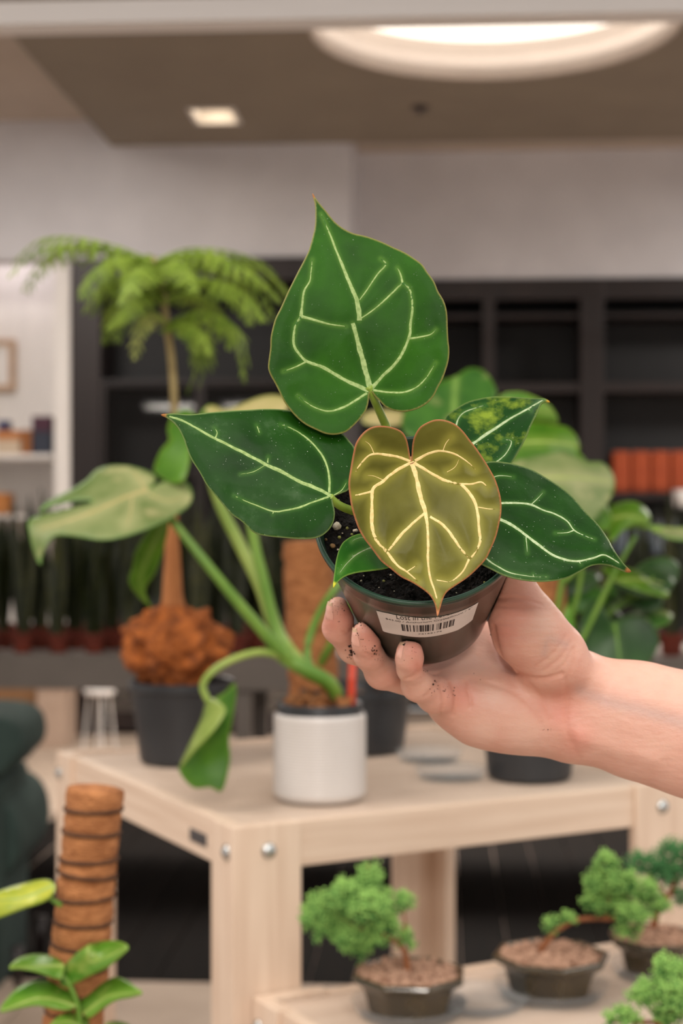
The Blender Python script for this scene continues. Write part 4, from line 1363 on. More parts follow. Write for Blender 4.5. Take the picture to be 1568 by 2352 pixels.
bonsai('dark blue green juniper bonsai behind the slanting one', 1506, 2232, dB3,
       [(1500, 1985, dB3, 34, 32), (1540, 1960, dB3, 34, 34), (1560, 2000, dB3, 40, 34), (1462, 1985, dB3, 24, 28), (1520, 2010, dB3, 46, 22), (1590, 1960, dB3, 40, 40), (1560, 2060, dB3, 14, 22)],
       [(1500, 2130, dB3), (1512, 2090, dB3), (1540, 2050, dB3), (1550, 2010, dB3)], [[(1530, 2060, dB3), (1500, 2020, dB3), (1470, 1995, dB3)], [(1545, 2030, dB3), (1580, 2000, dB3), (1590, 1970, dB3)]], fm='juniper_blue', r_px=110, h_px=92, rot=.35)
dB4 = 1.62
bonsai('juniper bonsai at the stand edge with low spreading bright sprays', 1590, 2420, dB4,
       [(1530, 2230, dB4, 36, 36), (1500, 2280, dB4, 46, 34), (1555, 2290, dB4 - .02, 50, 44), (1470, 2290, dB4, 30, 30), (1540, 2330, dB4, 50, 30), (1425, 2330, dB4, 14, 20), (1450, 2345, dB4, 16, 14), (1400, 2345, dB4, 12, 10), (1600, 2240, dB4, 46, 44)],
       [(1600, 2470, dB4), (1580, 2400, dB4), (1520, 2352, dB4), (1450, 2350, dB4)], [[(1530, 2365, dB4), (1540, 2320, dB4), (1530, 2250, dB4)], [(1480, 2345, dB4), (1430, 2350, dB4), (1405, 2345, dB4)]], h_px=92, rot=.2)
for (px, py, d, lab) in ((1100, 2300, 1.93, 'empty clear saucer between the bushy and the slanting juniper'),):
    c = P(px, py, d); c.z = T2 + .0003
    saucer(lab, c, .062, .014)

# ------------------------------------------------------------------ pole plant by the stand
dP = 1.5
p_top = P(220, 1806, dP)
p_mid = P(168, 2352, dP)
pb = p_mid + (p_top - p_mid) * ((.24 - p_mid.z) / (p_top.z - p_mid.z))
pole = thing('pole_pothos', 'young pothos climbing a cord bound coir pole beside the pine stand', 'potted plant', (pb.x, pb.y, 0))
prad = 66 / F * dP
nursery_pot(pole, Vector((pb.x, pb.y, .0005)), .12, .15, .28, MT['black_pot'])
soil_disc(pole, (pb.x, pb.y, .25), .135, MT['soil'])
p_bot = pb
coir_pole(pole, p_bot, p_top, prad, 44, m=396, n=56)
z4 = lambda pts: cv(pts, 0, 1780, 3.136)
lv = [
    ([(430, 1500), (450, 1400), (530, 1300), (640, 1220), (740, 1195), (850, 1195), (925, 1235), (860, 1310), (760, 1390), (660, 1440), (540, 1500), (480, 1530)], -.07, 'pothos'),
    ([(430, 1470), (350, 1450), (240, 1410), (150, 1395), (62, 1390), (130, 1320), (230, 1290), (330, 1292), (410, 1320), (460, 1370), (450, 1430)], -.05, 'pothos'),
    ([(550, 1660), (480, 1690), (380, 1680), (260, 1660), (130, 1680), (0, 1705), (40, 1620), (130, 1530), (240, 1480), (340, 1475), (440, 1510), (520, 1570)], -.08, 'pothos'),
    ([(600, 1720), (570, 1640), (640, 1580), (720, 1510), (820, 1455), (900, 1470), (970, 1520), (1025, 1570), (940, 1600), (840, 1620), (740, 1680), (640, 1750)], -.085, 'pothos'),
    ([(360, 1800), (420, 1740), (500, 1700), (580, 1690), (640, 1760), (620, 1830), (500, 1850), (400, 1850)], -.09, 'pothos'),
    ([(760, 1790), (830, 1770), (920, 1790), (960, 1840), (860, 1860), (780, 1840)], -.06, 'pothos'),
    ([(-160, 900), (0, 830), (180, 775), (330, 750), (395, 790), (385, 850), (320, 910), (180, 960), (0, 1030), (-160, 1080)], -.06, 'yellow_leaf'),
]
for pts, dd, mt_ in lv:
    w = z4(pts)
    xs = [p[0] for p in w]; ys = [p[1] for p in w]
    far = max(range(len(w)), key=lambda i: abs(w[i][0] - 195))
    near = min(range(len(w)), key=lambda i: abs(w[i][0] - 195))
    xm, ym = sum(xs) / len(xs), sum(ys) / len(ys)
    make_leaf(pole, w, [(w[near][0], w[near][1], dP - .045), (w[far][0], w[far][1], dP + dd), (xm, min(ys), dP + dd * .5 + .02), (xm, max(ys), dP + dd * .5 - .02), (xm, ym, dP + dd * .5 - .012)], MT[mt_],
              veins=[([w[near], (xm, ym), (w[far][0] * .92 + xm * .08, w[far][1] * .92 + ym * .08)], 7, 2)], vein_mat=MT['stem_pale'], g=9, thick=.0012, halo=14, lift=.0008)
stem(pole, [(170, 2420, dP - .04), (182, 2330, dP - .042), (160, 2262, dP - .042), (142, 2240, dP - .042)], 7, 5, MT['stem'], 'vine')
stem(pole, [(110, 2060, dP - .03), (125, 2070, dP - .03), (140, 2080, dP - .028)], 6, 6, MT['stem'], 'petiole')

# ------------------------------------------------------------------ the anthurium in its green pot
PC = Vector((.0412, .8230, EYE - .0021))
PN = Vector((-.0517, -.7872, .6145)).normalized()
PV = (Vector((0, -1, 0)) - PN * PN.dot(Vector((0, -1, 0)))).normalized()
PU = PV.cross(PN)
if PU.x < 0:
    PU = -PU
POT_R, POT_RB, POT_H = .0560, .0362, .0895
LIPH = .0042
def wall_r(s):
    return (POT_R - .0008) + (POT_RB - (POT_R - .0008)) * (s / POT_H)
def pot_pt(phi, s, r):
    return PC - PN * s + (PU * math.sin(phi) + PV * math.cos(phi)) * r
pot_bottom = PC - PN * POT_H
ant = thing('potted_anthurium', 'small anthurium with pale veined heart shaped leaves in a dark green plastic pot', 'potted plant', pot_bottom)
m_pot, nt, b = nodes_of('dark_green_pot_plastic')
nz = N(nt, 'ShaderNodeTexNoise', Scale=40.0, Detail=4.0)
tc = N(nt, 'ShaderNodeTexCoord'); nt.links.new(tc.outputs['Object'], nz.inputs['Vector'])
nt.links.new(ramp(nt, nz.outputs['Fac'], [(.3, lin((26, 38, 30))), (.7, lin((38, 50, 41)))]), b.inputs['Base Color'])
b.inputs['Roughness'].default_value = .24
b.inputs['Specular IOR Level'].default_value = .5
m_rim = mat_noise('green_pot_rim_plastic', (34, 62, 48), (50, 82, 64), 60, .3)
def pot_lathe(prof, n=96):
    v, f = [], []
    m = len(prof)
    for i in range(n):
        a = 2 * math.pi * i / n
        for r, s in prof:
            v.append(pot_pt(a, s, r))
    for i in range(n):
        j = (i + 1) % n
        for k in range(m - 1):
            f.append((i * m + k, j * m + k, j * m + k + 1, i * m + k + 1))
    return v, f
pot = mk('pot', pot_lathe([(POT_R - .0001, .0016), (POT_R - .0001, LIPH - .0008), (POT_R - .0004, LIPH), (wall_r(LIPH + .0004), LIPH + .0006), (wall_r(.02), .02), (wall_r(.05), .05), (wall_r(.078), .078), (wall_r(.0865), .0865), (wall_r(.0885) - .0008, .0888), (wall_r(.0895) - .003, POT_H), (POT_RB * .7, POT_H), (POT_RB * .66, POT_H - .003), (0.0005, POT_H - .003)]), m_pot, ant, smooth=True)
mk('rim', pot_lathe([(POT_R - .0008, .0022), (POT_R, .0016), (POT_R, .001), (POT_R - .0006, .0), (POT_R - .0019, .0), (POT_R - .0026, .0012), (wall_r(.012) - .0018, .012), (wall_r(.03) - .0018, .03)]), m_rim, ant, smooth=True)
# soil
SOIL_S = .0105
m_soil = mat_noise('black_potting_mix', (16, 12, 10), (40, 29, 23), 260, .95, bump=.9, bscale=700)
def soil_at(phi, r):
    q = Vector((r * math.sin(phi) * 170, r * math.cos(phi) * 170, 3.3))
    return SOIL_S - .0022 * noise.noise(q) - .0016 * noise.noise(q * 2.7) - .002 * (1 - (r / POT_R) ** 2)
v, f = [], []
nr_, na_ = 44, 150
for i in range(nr_ + 1):
    r = (wall_r(.012) - .0014) * i / nr_
    for k in range(na_):
        a = 2 * math.pi * k / na_
        v.append(pot_pt(a, soil_at(a, r), r))
for i in range(nr_):
    for k in range(na_):
        l = (k + 1) % na_
        f.append((i * na_ + k, (i + 1) * na_ + k, (i + 1) * na_ + l, i * na_ + l))
mk('soil', (v, f), m_soil, ant, smooth=True)
# crumbs of soil and perlite grains
C_, R_ = [], []
for i in range(900):
    a = random.uniform(0, 6.28); r = (wall_r(.012) - .0036) * math.sqrt(random.random())
    C_.append(pot_pt(a, soil_at(a, r) - .0003, r)); R_.append(random.uniform(.0005, .0013))
mk('soil_crumbs', blobs_np(C_, R_, 1, .3), m_soil, ant, kind='stuff')
def pot_uv(px, py, s_lo=-.001, s_hi=POT_H, r_of=None):
    """angle and height on the pot wall seen at a pixel"""
    best = None
    ph0, ph1, s0, s1 = -1.9, 1.9, s_lo, s_hi
    for it in range(5):
        ph = np.linspace(ph0, ph1, 41); ss = np.linspace(s0, s1, 41)
        A, S = np.meshgrid(ph, ss)
        R = (POT_R - .0008) + (POT_RB - (POT_R - .0008)) * (S / POT_H) if r_of is None else r_of
        X = [PC[k] - PN[k] * S + (PU[k] * np.sin(A) + PV[k] * np.cos(A)) * R for k in range(3)]
        e = (CX + F * X[0] / X[1] - px) ** 2 + (CY - F * (X[2] - EYE) / X[1] - py) ** 2
        i = np.unravel_index(e.argmin(), e.shape)
        a, s = A[i], S[i]
        wa, ws = (ph1 - ph0) / 12, (s1 - s0) / 12
        ph0, ph1, s0, s1 = a - wa, a + wa, s - ws, s + ws
    return a, s
def soil_px(px, py):
    """point of the soil surface seen at a pixel"""
    o = Vector((0, 0, EYE)); d = (P(px, py, 1.0) - o)
    t = (PC - PN * (SOIL_S - .002) - o).dot(PN) / d.dot(PN)
    return o + d * t
m_perl = mat_noise('perlite', (206, 190, 166), (236, 226, 204), 300, .9, bump=.4)
m_perl_g = mat_noise('mossy_perlite', (126, 128, 62), (170, 168, 96), 300, .9, bump=.4)
m_perl_t = mat_noise('tan_grit', (150, 112, 70), (190, 150, 104), 300, .9, bump=.4)
for (px, py, r, mt_) in ((773, 1211, 13, m_perl), (816, 1220, 6, m_perl), (808, 1228, 3.5, m_perl_g), (797, 1214, 4.5, m_perl_g), (779, 1235, 5, m_perl_g), (764, 1255, 7, m_perl_t), (776, 1263, 3, m_perl), (748, 1240, 4, m_perl_t), (786, 1225, 2, m_perl), (897, 1321, 3, m_perl), (829, 1335, 3.5, m_perl), (881, 1335, 3.5, m_perl_g), (835, 1323, 2, m_perl), (905, 1358, 2, m_perl), (1112, 1338, 3, m_perl_g), (1105, 1346, 2, m_perl), (1092, 1352, 2.4, m_perl_g), (1048, 1362, 2, m_perl), (870, 1350, 1.8, m_perl), (778, 1148, 1.8, m_perl)):
    c = soil_px(px, py)
    rr = r / F * c.y
    o = mk('perlite_grain', blob(c + PN * rr * .3, (rr, rr * .8, rr * .75), 2, .14), mt_, ant, smooth=True)
# sticker
MT['paper'] = mat_noise('label_paper', (214, 204, 198), (226, 217, 211), 60, .55)
MT['ink'] = mat_plain('label_ink', (34, 30, 34), .6)
lab_b = [(865, 1420), (867, 1438), (881, 1450), (920, 1458), (976, 1463), (1020, 1456), (1052, 1446), (1080, 1427), (1096, 1411)]
lab_t = [(864, 1402), (890, 1408), (939, 1416), (976, 1419), (1009, 1416), (1047, 1407), (1075, 1396), (1098, 1383)]
ub = np.array([pot_uv(*p) for p in lab_b]); ut = np.array([pot_uv(*p) for p in lab_t])
PH0, PH1 = ut[0, 0], ut[-1, 0]
def top_s(a): return np.interp(a, ut[:, 0], ut[:, 1])
def bot_s(a): return np.interp(a, ub[:, 0], ub[:, 1])
na, ns = 60, 8
v, f = [], []
for i in range(na + 1):
    a = PH0 + (PH1 - PH0) * i / na
    s0, s1 = top_s(a), bot_s(a)
    for k in range(ns + 1):
        s = s0 + (s1 - s0) * k / ns
        v.append(pot_pt(a, s, wall_r(s) + .00015))
m1 = len(v)
for i in range(na):
    for k in range(ns):
        q = i * (ns + 1) + k
        f.append((q, q + 1, q + ns + 2, q + ns + 1))
stk = mk('price_label', (v, f), MT['paper'], pot, smooth=True, label='white paper price label with barcode')
def text_mesh(body):
    cu = bpy.data.curves.new('lettering', 'FONT')
    cu.body = body
    cu.resolution_u = 3
    o = bpy.data.objects.new('lettering', cu)
    COL.objects.link(o)
    dg = bpy.context.evaluated_depsgraph_get()
    me = o.evaluated_get(dg).to_mesh()
    bm = bmesh.new(); bm.from_mesh(me)
    bmesh.ops.triangulate(bm, faces=list(bm.faces))
    bm.verts.index_update()
    vv = np.array([tuple(x.co) for x in bm.verts]); ff = [tuple(x.index for x in q.verts) for q in bm.faces]
    bm.free()
    o.evaluated_get(dg).to_mesh_clear()
    bpy.data.objects.remove(o); bpy.data.curves.remove(cu)
    return vv, ff
def lay(vv, ff, p0, p1, hgt, cut=None):
    """text laid round the pot between two seen points of its baseline"""
    a0, s0 = pot_uv(*p0); a1, s1 = pot_uv(*p1)
    x0, x1 = vv[:, 0].min(), vv[:, 0].max()
    cap = .70
    out = []
    for x, y, _ in vv:
        t = (x - x0) / (x1 - x0)
        a = a0 + (a1 - a0) * t
        s = s0 + (s1 - s0) * t - y / cap * hgt
        if cut:
            s = max(s, top_s(a) + .0001)
        out.append(pot_pt(a, s, wall_r(s) + .00022))
    return out, ff
for body, p0, p1, hh, ct in (('Lost in the Forest', (911, 1421), (1046, 1407), .0066, True), ('$43.00 / Anthurium Crystallinum / 4"', (886, 1421.5), (1083, 1397), .0020, False), ('74162175', (960, 1457), (1014, 1450), .0015, False)):
    tv, tf = text_mesh(body)
    mk('lettering', lay(tv, tf, p0, p1, hh, ct), MT['ink'], stk)
# barcode
a0, s0 = pot_uv(921, 1433); a1, s1 = pot_uv(1044, 1421)
a0b, s0b = pot_uv(923, 1448); a1b, s1b = pot_uv(1044, 1435)
cod = [(0, 4), (5, 2), (10, 4), (17, 2), (24, 3), (30, 1), (32.5, 1.5), (37, 5), (43, 3), (48, 3), (52, 5), (59, 1.2), (63, 3), (72, 1), (75, 1.2), (78, 4), (86, 2), (89, 1.5), (92, 3), (98, 4), (103, 1.5), (106, 3)]
v, f = [], []
for x, w in cod:
    i0 = len(v)
    for t in (x / 109, (x + w) / 109):
        a = a0 + (a1 - a0) * t
        st = s0 + (s1 - s0) * t; sb = s0b + (s1b - s0b) * t
        v.append(pot_pt(a, st, wall_r(st) + .00022)); v.append(pot_pt(a, sb, wall_r(sb) + .00022))
    f.append((i0, i0 + 1, i0 + 3, i0 + 2))
mk('barcode', (v, f), MT['ink'], stk)

# leaves
ML = {}
ML['top'] = leaf_mat('anthurium_leaf_bright', (21, 60, 2), (38, 86, 6), (86, 128, 44), (140, 132, 74), rough=.5, scale=30, speck=.25, sheen=.12)
ML['deep'] = leaf_mat('anthurium_leaf_deep', (12, 47, 3), (24, 66, 8), (64, 108, 38), (116, 136, 80), tipc=(150, 98, 52), rough=.36, scale=34, speck=.8, sheen=.1)
ML['blot'] = leaf_mat('anthurium_leaf_blotched', (11, 47, 7), (22, 65, 15), (66, 110, 44), (104, 126, 66), tipc=(180, 140, 50), rough=.36, scale=30, speck=.7, spots=((118, 140, 40), 62, .50, .68), sheen=.1)
ML['young'] = leaf_mat('anthurium_leaf_young', (74, 73, 24), (104, 102, 42), (156, 152, 66), (176, 108, 76), tipc=(196, 132, 92), rough=.34, scale=26, speck=.0, sheen=.1)
ML['small'] = leaf_mat('anthurium_leaf_small', (30, 84, 16), (54, 110, 30), (104, 146, 70), (120, 156, 70), tipc=(196, 196, 60), rough=.36, scale=40, speck=.5, sheen=.1)
def vein_mat_(name, c0, c1, leafc):
    m, nt, b = nodes_of(name)
    tc = N(nt, 'ShaderNodeTexCoord')
    nz = N(nt, 'ShaderNodeTexNoise', Scale=520.0, Detail=3.0)
    nt.links.new(tc.outputs['Object'], nz.inputs['Vector'])
    col = ramp(nt, nz.outputs['Fac'], [(.35, lin(c0)), (.65, lin(c1))])
    fd = N(nt, 'ShaderNodeAttribute', attribute_name='fade')
    ad = N(nt, 'ShaderNodeMath', operation='MULTIPLY_ADD')
    nt.links.new(nz.outputs['Fac'], ad.inputs[0]); ad.inputs[1].default_value = 1.1
    nt.links.new(fd.outputs['Fac'], ad.inputs[2])
    f = ramp(nt, ad.outputs[0], [(.90, g(0)), (1.12, g(1))])
    col = mix(nt, f, col, lin(leafc))
    nt.links.new(col, b.inputs['Base Color'])
    b.inputs['Roughness'].default_value = .5
    b.inputs['Specular IOR Level'].default_value = .2
    return m
V1 = vein_mat_('pale_green_vein', (126, 152, 86), (158, 180, 116), (44, 92, 20))
V2 = vein_mat_('cream_vein', (220, 194, 128), (238, 216, 154), (120, 112, 38))
V3 = vein_mat_('grey_green_vein', (146, 166, 120), (176, 192, 152), (26, 68, 20))
A4 = lambda p: cv(p, 560, 420, 2.613)
A5 = lambda p: cv(p, 360, 900, 2.613)
A6 = lambda p: cv(p, 760, 880, 2.178)
def pet(pts, r0, r1, mat=None):
    return mk('petiole', tube([P(*p) if len(p) == 3 and abs(p[0]) > 3 else p for p in pts], r0, r1, n=12), mat or MT['petiole'], ant, smooth=True)
MT['petiole'] = mat_noise('anthurium_petiole', (112, 140, 40), (140, 164, 62), 60, .42)
crown = soil_px(940, 1190)
def cr_(dx, dz): return crown + PU * dx + PV * dz - PN * .004

L1 = make_leaf(ant, A4([(410, 60), (440, 105), (490, 165), (545, 232), (600, 275), (660, 303), (740, 322), (830, 355), (900, 388), (960, 415), (1020, 452), (1070, 490), (1100, 535), (1140, 590), (1165, 650), (1195, 700), (1213, 750), (1220, 800), (1222, 860), (1226, 940), (1232, 1000), (1228, 1060), (1212, 1120), (1190, 1180), (1165, 1225), (1140, 1275), (1100, 1320), (1040, 1355), (970, 1372), (905, 1368), (850, 1345), (815, 1310), (785, 1280), (764, 1252), (752, 1268), (748, 1310), (735, 1360), (705, 1405), (660, 1455), (610, 1495), (550, 1510), (490, 1505), (430, 1480), (370, 1450), (320, 1410), (275, 1360), (240, 1310), (210, 1250), (185, 1200), (160, 1155), (145, 1110), (150, 1050), (158, 990), (160, 930), (172, 870), (190, 810), (225, 740), (260, 660), (290, 600), (325, 530), (365, 455), (390, 400), (410, 330), (425, 260), (428, 190), (425, 130)]),
    [(850, 895, .822), (815, 720, .825), (770, 560, .836), (718, 447, .852), (620, 830, .815), (650, 660, .826), (1030, 800, .816), (1000, 650, .826), (770, 997, .808), (930, 945, .812), (900, 570, .838), (1030, 870, .812)], ML['top'],
    veins=[(A4([(757, 1245), (730, 1130), (690, 980), (668, 900), (652, 842)]), 15, 12), (A4([(690, 826), (688, 770), (675, 700), (655, 650), (630, 590), (580, 470), (540, 370), (500, 270), (462, 185)]), 14, 2),
           (A4([(748, 1250), (700, 1225), (600, 1180), (480, 1110), (375, 1070), (320, 1010), (298, 965), (302, 900), (310, 850), (342, 802)]), 11, 6), (A4([(342, 802), (350, 740), (355, 680), (365, 640), (395, 590), (402, 540), (410, 460)]), 8, 2),
           (A4([(342, 802), (430, 825), (520, 850), (615, 862)]), 8, 2.5), (A4([(375, 1072), (310, 1105), (235, 1132)]), 5, 2), (A4([(738, 1262), (680, 1300), (600, 1345), (510, 1370), (430, 1350), (370, 1315), (325, 1278)]), 7, 2.5),
           (A4([(770, 1230), (830, 1160), (900, 1095), (950, 1020), (990, 930), (1000, 840), (1010, 740), (995, 640), (950, 600)]), 9, 6), (A4([(950, 600), (940, 550), (920, 510)]), 6, 2), (A4([(990, 935), (1060, 925), (1120, 910), (1152, 880)]), 6, 2),
           (A4([(700, 815), (780, 760), (860, 690), (920, 630), (950, 600)]), 3, 5), (A4([(695, 702), (740, 640), (800, 550), (852, 490), (820, 455)]), 3, 4), (A4([(775, 1245), (850, 1255), (950, 1258), (1030, 1230), (1090, 1175), (1120, 1130), (1152, 1078)]), 7, 2)],
    vein_mat=V1, g=4.5, puff=.0009, thick=.0006, halo=6, edge_w=4, tip=(717, 447), tip_r=9, label='tallest bright green heart shaped leaf')
pet([(846, 888, .8225), (860, 920, .826), (878, 960, .834), (890, 990, .838), (915, 1080, .842), cr_(-.004, -.008)], .0020, .0026)

L2 = make_leaf(ant, A5([(26, 135), (100, 130), (200, 135), (300, 125), (420, 115), (540, 108), (650, 102), (760, 106), (860, 125), (960, 160), (1050, 205), (1115, 250), (1160, 300), (1190, 345), (1200, 430), (1182, 520), (1150, 585), (1110, 605), (1062, 626), (1054, 655), (1068, 720), (1060, 780), (1030, 830), (985, 865), (930, 880), (850, 882), (760, 875), (680, 868), (610, 855), (570, 835), (535, 800), (500, 770), (450, 735), (400, 680), (350, 620), (300, 560), (255, 480), (210, 410), (180, 340), (160, 280), (130, 220), (95, 180), (60, 155)]),
    [(370, 951, .800), (757, 1140, .790), (640, 940, .816), (620, 1235, .780), (500, 945, .806), (815, 1030, .812), (768, 1185, .782), (460, 1080, .788), (610, 1066, .794)], ML['deep'],
    veins=[(A5([(1045, 624), (960, 580), (850, 535), (740, 475), (650, 435), (560, 385), (460, 335), (350, 280), (250, 225), (160, 175), (75, 148)]), 11, 5), (A5([(1035, 605), (1035, 520), (1020, 440), (985, 370), (930, 305), (870, 255), (800, 215), (740, 195)]), 7, 2.5),
           (A5([(1030, 630), (930, 665), (850, 695), (770, 712), (700, 718), (620, 690), (530, 655), (462, 623)]), 6, 3), (A5([(350, 278), (362, 245), (345, 215)]), 5, 1.2), (A5([(650, 440), (580, 480), (500, 495)]), 2.5, 1.2), (A5([(1062, 620), (1110, 590), (1140, 540)]), 3, 1.2), (A5([(615, 245), (605, 215), (598, 200)]), 2, 3), (A5([(700, 718), (695, 735)]), 4, 2), (A5([(665, 425), (668, 390)]), 4, 1)],
    vein_mat=V1, g=4.5, puff=.0007, thick=.0006, halo=5.5, edge_w=3.5, tip=(368, 950), tip_r=15, label='large dark green leaf with brown tip')
pet([(757, 1141, .7905), (775, 1158, .794), (800, 1170, .802), (830, 1178, .815), (870, 1180, .835), cr_(-.01, -.001)], .0020, .0025)

L3 = make_leaf(ant, A6([(400, 388), (390, 330), (378, 280), (355, 243), (310, 222), (250, 213), (200, 222), (160, 250), (125, 300), (110, 360), (98, 430), (88, 500), (95, 570), (105, 630), (130, 710), (160, 770), (205, 830), (250, 890), (300, 930), (350, 970), (410, 1000), (470, 1040), (500, 1070), (520, 1110), (532, 1168), (545, 1130), (560, 1080), (580, 1045), (620, 1015), (680, 975), (730, 930), (775, 880), (800, 830), (825, 770), (840, 710), (852, 640), (848, 570), (825, 490), (800, 440), (770, 390), (730, 330), (695, 285), (660, 240), (620, 205), (570, 185), (520, 183), (475, 200), (440, 225), (415, 270), (405, 320)]),
    [(1004, 1416, .762), (943, 1056, .778), (880, 978, .770), (1010, 964, .770), (802, 1110, .766), (1152, 1180, .768), (985, 1200, .769), (850, 1280, .764), (1110, 1290, .765), (990, 1330, .765)], ML['young'],
    veins=[(A6([(404, 392), (425, 470), (445, 560), (470, 640), (482, 720), (485, 800), (485, 880), (495, 970), (515, 1030), (530, 1080)]), 13, 4), (A6([(398, 398), (330, 435), (260, 490), (210, 530), (205, 620), (205, 720), (225, 780), (280, 845)]), 9, 9), (A6([(280, 845), (330, 910), (380, 945), (435, 992)]), 8, 3),
           (A6([(396, 392), (320, 365), (210, 355), (160, 390), (122, 445)]), 8, 4), (A6([(210, 540), (165, 552), (115, 562)]), 6, 4), (A6([(468, 650), (400, 710), (340, 770), (285, 842)]), 7, 8),
           (A6([(415, 398), (500, 450), (580, 490), (650, 505)]), 9, 7), (A6([(650, 505), (700, 560), (730, 630), (740, 720), (745, 790), (720, 850), (690, 880)]), 8, 7), (A6([(690, 880), (660, 940), (620, 980), (588, 995)]), 6, 3),
           (A6([(420, 388), (490, 350), (560, 340), (630, 360), (690, 400), (722, 432)]), 8, 3), (A6([(650, 505), (700, 505), (750, 495), (778, 516)]), 6, 3), (A6([(495, 668), (560, 710), (610, 770), (650, 830), (690, 876)]), 7, 7),
           (A6([(735, 620), (790, 630), (822, 630)]), 3, 2), (A6([(560, 338), (575, 300), (602, 268)]), 3, 1.5), (A6([(380, 943), (430, 910)]), 4, 1.5), (A6([(528, 985), (590, 996)]), 3, 2), (A6([(260, 485), (215, 465), (180, 462)]), 2.5, 1), (A6([(580, 445), (620, 420), (640, 380)]), 2, 1), (A6([(215, 352), (195, 310), (170, 290)]), 3, 1)],
    vein_mat=V2, g=4.0, puff=.0009, thick=.0006, halo=14, edge_w=4.5, tip=(1004, 1416), tip_r=14, label='young olive leaf with cream veins and pink edge')
pet([(943, 1057, .7785), (946, 1075, .786), (950, 1110, .800), (950, 1150, .820), cr_(.002, -.003)], .0021, .0026, mat_noise('pink_petiole', (176, 110, 90), (150, 150, 70), 40, .4))

L4 = make_leaf(ant, A6([(1094, 94), (1080, 82), (1055, 74), (1000, 75), (940, 70), (870, 66), (800, 68), (740, 78), (680, 95), (620, 130), (575, 165), (555, 220), (560, 300), (585, 370), (640, 430), (720, 450), (820, 440), (880, 420), (910, 390), (950, 320), (980, 260), (1000, 210), (1030, 150), (1050, 104), (1075, 94)]),
    [(1262, 922, .846), (1240, 915, .852), (1060, 1050, .828), (1140, 911, .862), (1175, 1062, .832), (1020, 970, .842), (1200, 990, .842)], ML['blot'],
    veins=[(A6([(625, 365), (700, 310), (800, 240), (900, 175), (990, 125), (1060, 84)]), 10, 3), (A6([(615, 290), (630, 195), (660, 150), (720, 125), (772, 110)]), 5, 1.5), (A6([(780, 420), (840, 385), (880, 345), (902, 290), (860, 284)]), 4, 2), (A6([(980, 128), (1000, 138)]), 4, 1)],
    vein_mat=V3, g=4.5, puff=.0007, thick=.0006, halo=5.5, edge_w=3.5, tip=(1263, 922), tip_r=9, label='blotched leaf with curled tip')
pet([(1048, 1046, .8285), (1030, 1075, .835), (1000, 1120, .845), (970, 1160, .85), cr_(.006, -.006)], .0019, .0024)

L5 = make_leaf(ant, A6([(1502, 942), (1462, 900), (1420, 840), (1380, 770), (1330, 700), (1270, 640), (1210, 570), (1150, 520), (1080, 475), (1000, 430), (920, 405), (850, 393), (800, 392), (765, 400), (735, 440), (722, 520), (728, 600), (742, 640), (722, 680), (705, 760), (710, 840), (735, 892), (765, 912), (800, 930), (860, 960), (930, 980), (1020, 992), (1100, 990), (1180, 975), (1250, 940), (1300, 915), (1350, 908), (1400, 915), (1450, 935), (1480, 946)]),
    [(1449, 1312, .804), (1385, 1276, .792), (1100, 1178, .802), (1250, 1115, .828), (1230, 1335, .782), (1140, 1062, .822), (1110, 1290, .786), (1340, 1200, .812), (1260, 1230, .798), (1370, 1300, .790)], ML['deep'],
    veins=[(A6([(745, 645), (850, 685), (920, 720), (980, 765), (1040, 810), (1110, 860), (1180, 885), (1240, 890), (1310, 875), (1360, 860), (1400, 875), (1442, 902)]), 9, 4), (A6([(745, 630), (790, 608), (850, 600), (930, 600), (1000, 608), (1060, 635), (1120, 655), (1180, 690), (1215, 735), (1260, 760), (1318, 782)]), 7, 2.5),
           (A6([(760, 520), (815, 470), (860, 463), (912, 470)]), 3.5, 1.5), (A6([(745, 830), (780, 880), (830, 915), (900, 950), (1010, 968), (1080, 970)]), 5, 1.5), (A6([(1000, 608), (1030, 580), (1062, 545)]), 3, 1), (A6([(975, 770), (978, 800), (982, 850)]), 3, 1), (A6([(1215, 735), (1180, 748), (1120, 750)]), 3, 1), (A6([(1240, 890), (1248, 905)]), 4, 1.5), (A6([(1012, 968), (1010, 955)]), 3, 1.5)],
    vein_mat=V3, g=4.5, puff=.0010, thick=.0006, halo=5.5, edge_w=3.5, tip=(1450, 1313), tip_r=15, label='dark glossy leaf with brown tip pointing over the thumb')
pet([(1103, 1178, .8025), (1080, 1185, .812), (1040, 1190, .83), (1000, 1192, .842), cr_(.01, .0)], .0019, .0024)

L6 = make_leaf(ant, A5([(1058, 1170), (1066, 1080), (1080, 990), (1105, 920), (1145, 880), (1200, 855), (1260, 850), (1340, 880), (1410, 950), (1430, 1010), (1400, 1052), (1300, 1070), (1220, 1080), (1150, 1097), (1105, 1122), (1080, 1147)]),
    [(765, 1346, .776), (800, 1260, .792), (900, 1290, .802), (840, 1228, .802), (880, 1310, .788), (830, 1310, .785)], ML['small'],
    veins=[(A5([(1420, 1005), (1350, 945), (1300, 935), (1260, 945), (1200, 975), (1140, 1030), (1098, 1085)]), 5, 1.5), (A5([(1300, 900), (1240, 875), (1190, 885), (1170, 900)]), 2.5, 1), (A5([(1200, 975), (1165, 990)]), 3, 1)],
    vein_mat=V3, g=4.0, puff=.0004, thick=.0006, halo=6, edge_w=3, tip=(765, 1347), tip_r=11, label='small bright leaf at the pot edge')
pet([(902, 1286, .8022), (920, 1270, .812), (935, 1240, .83), cr_(-.003, .006)], .0016, .0022)

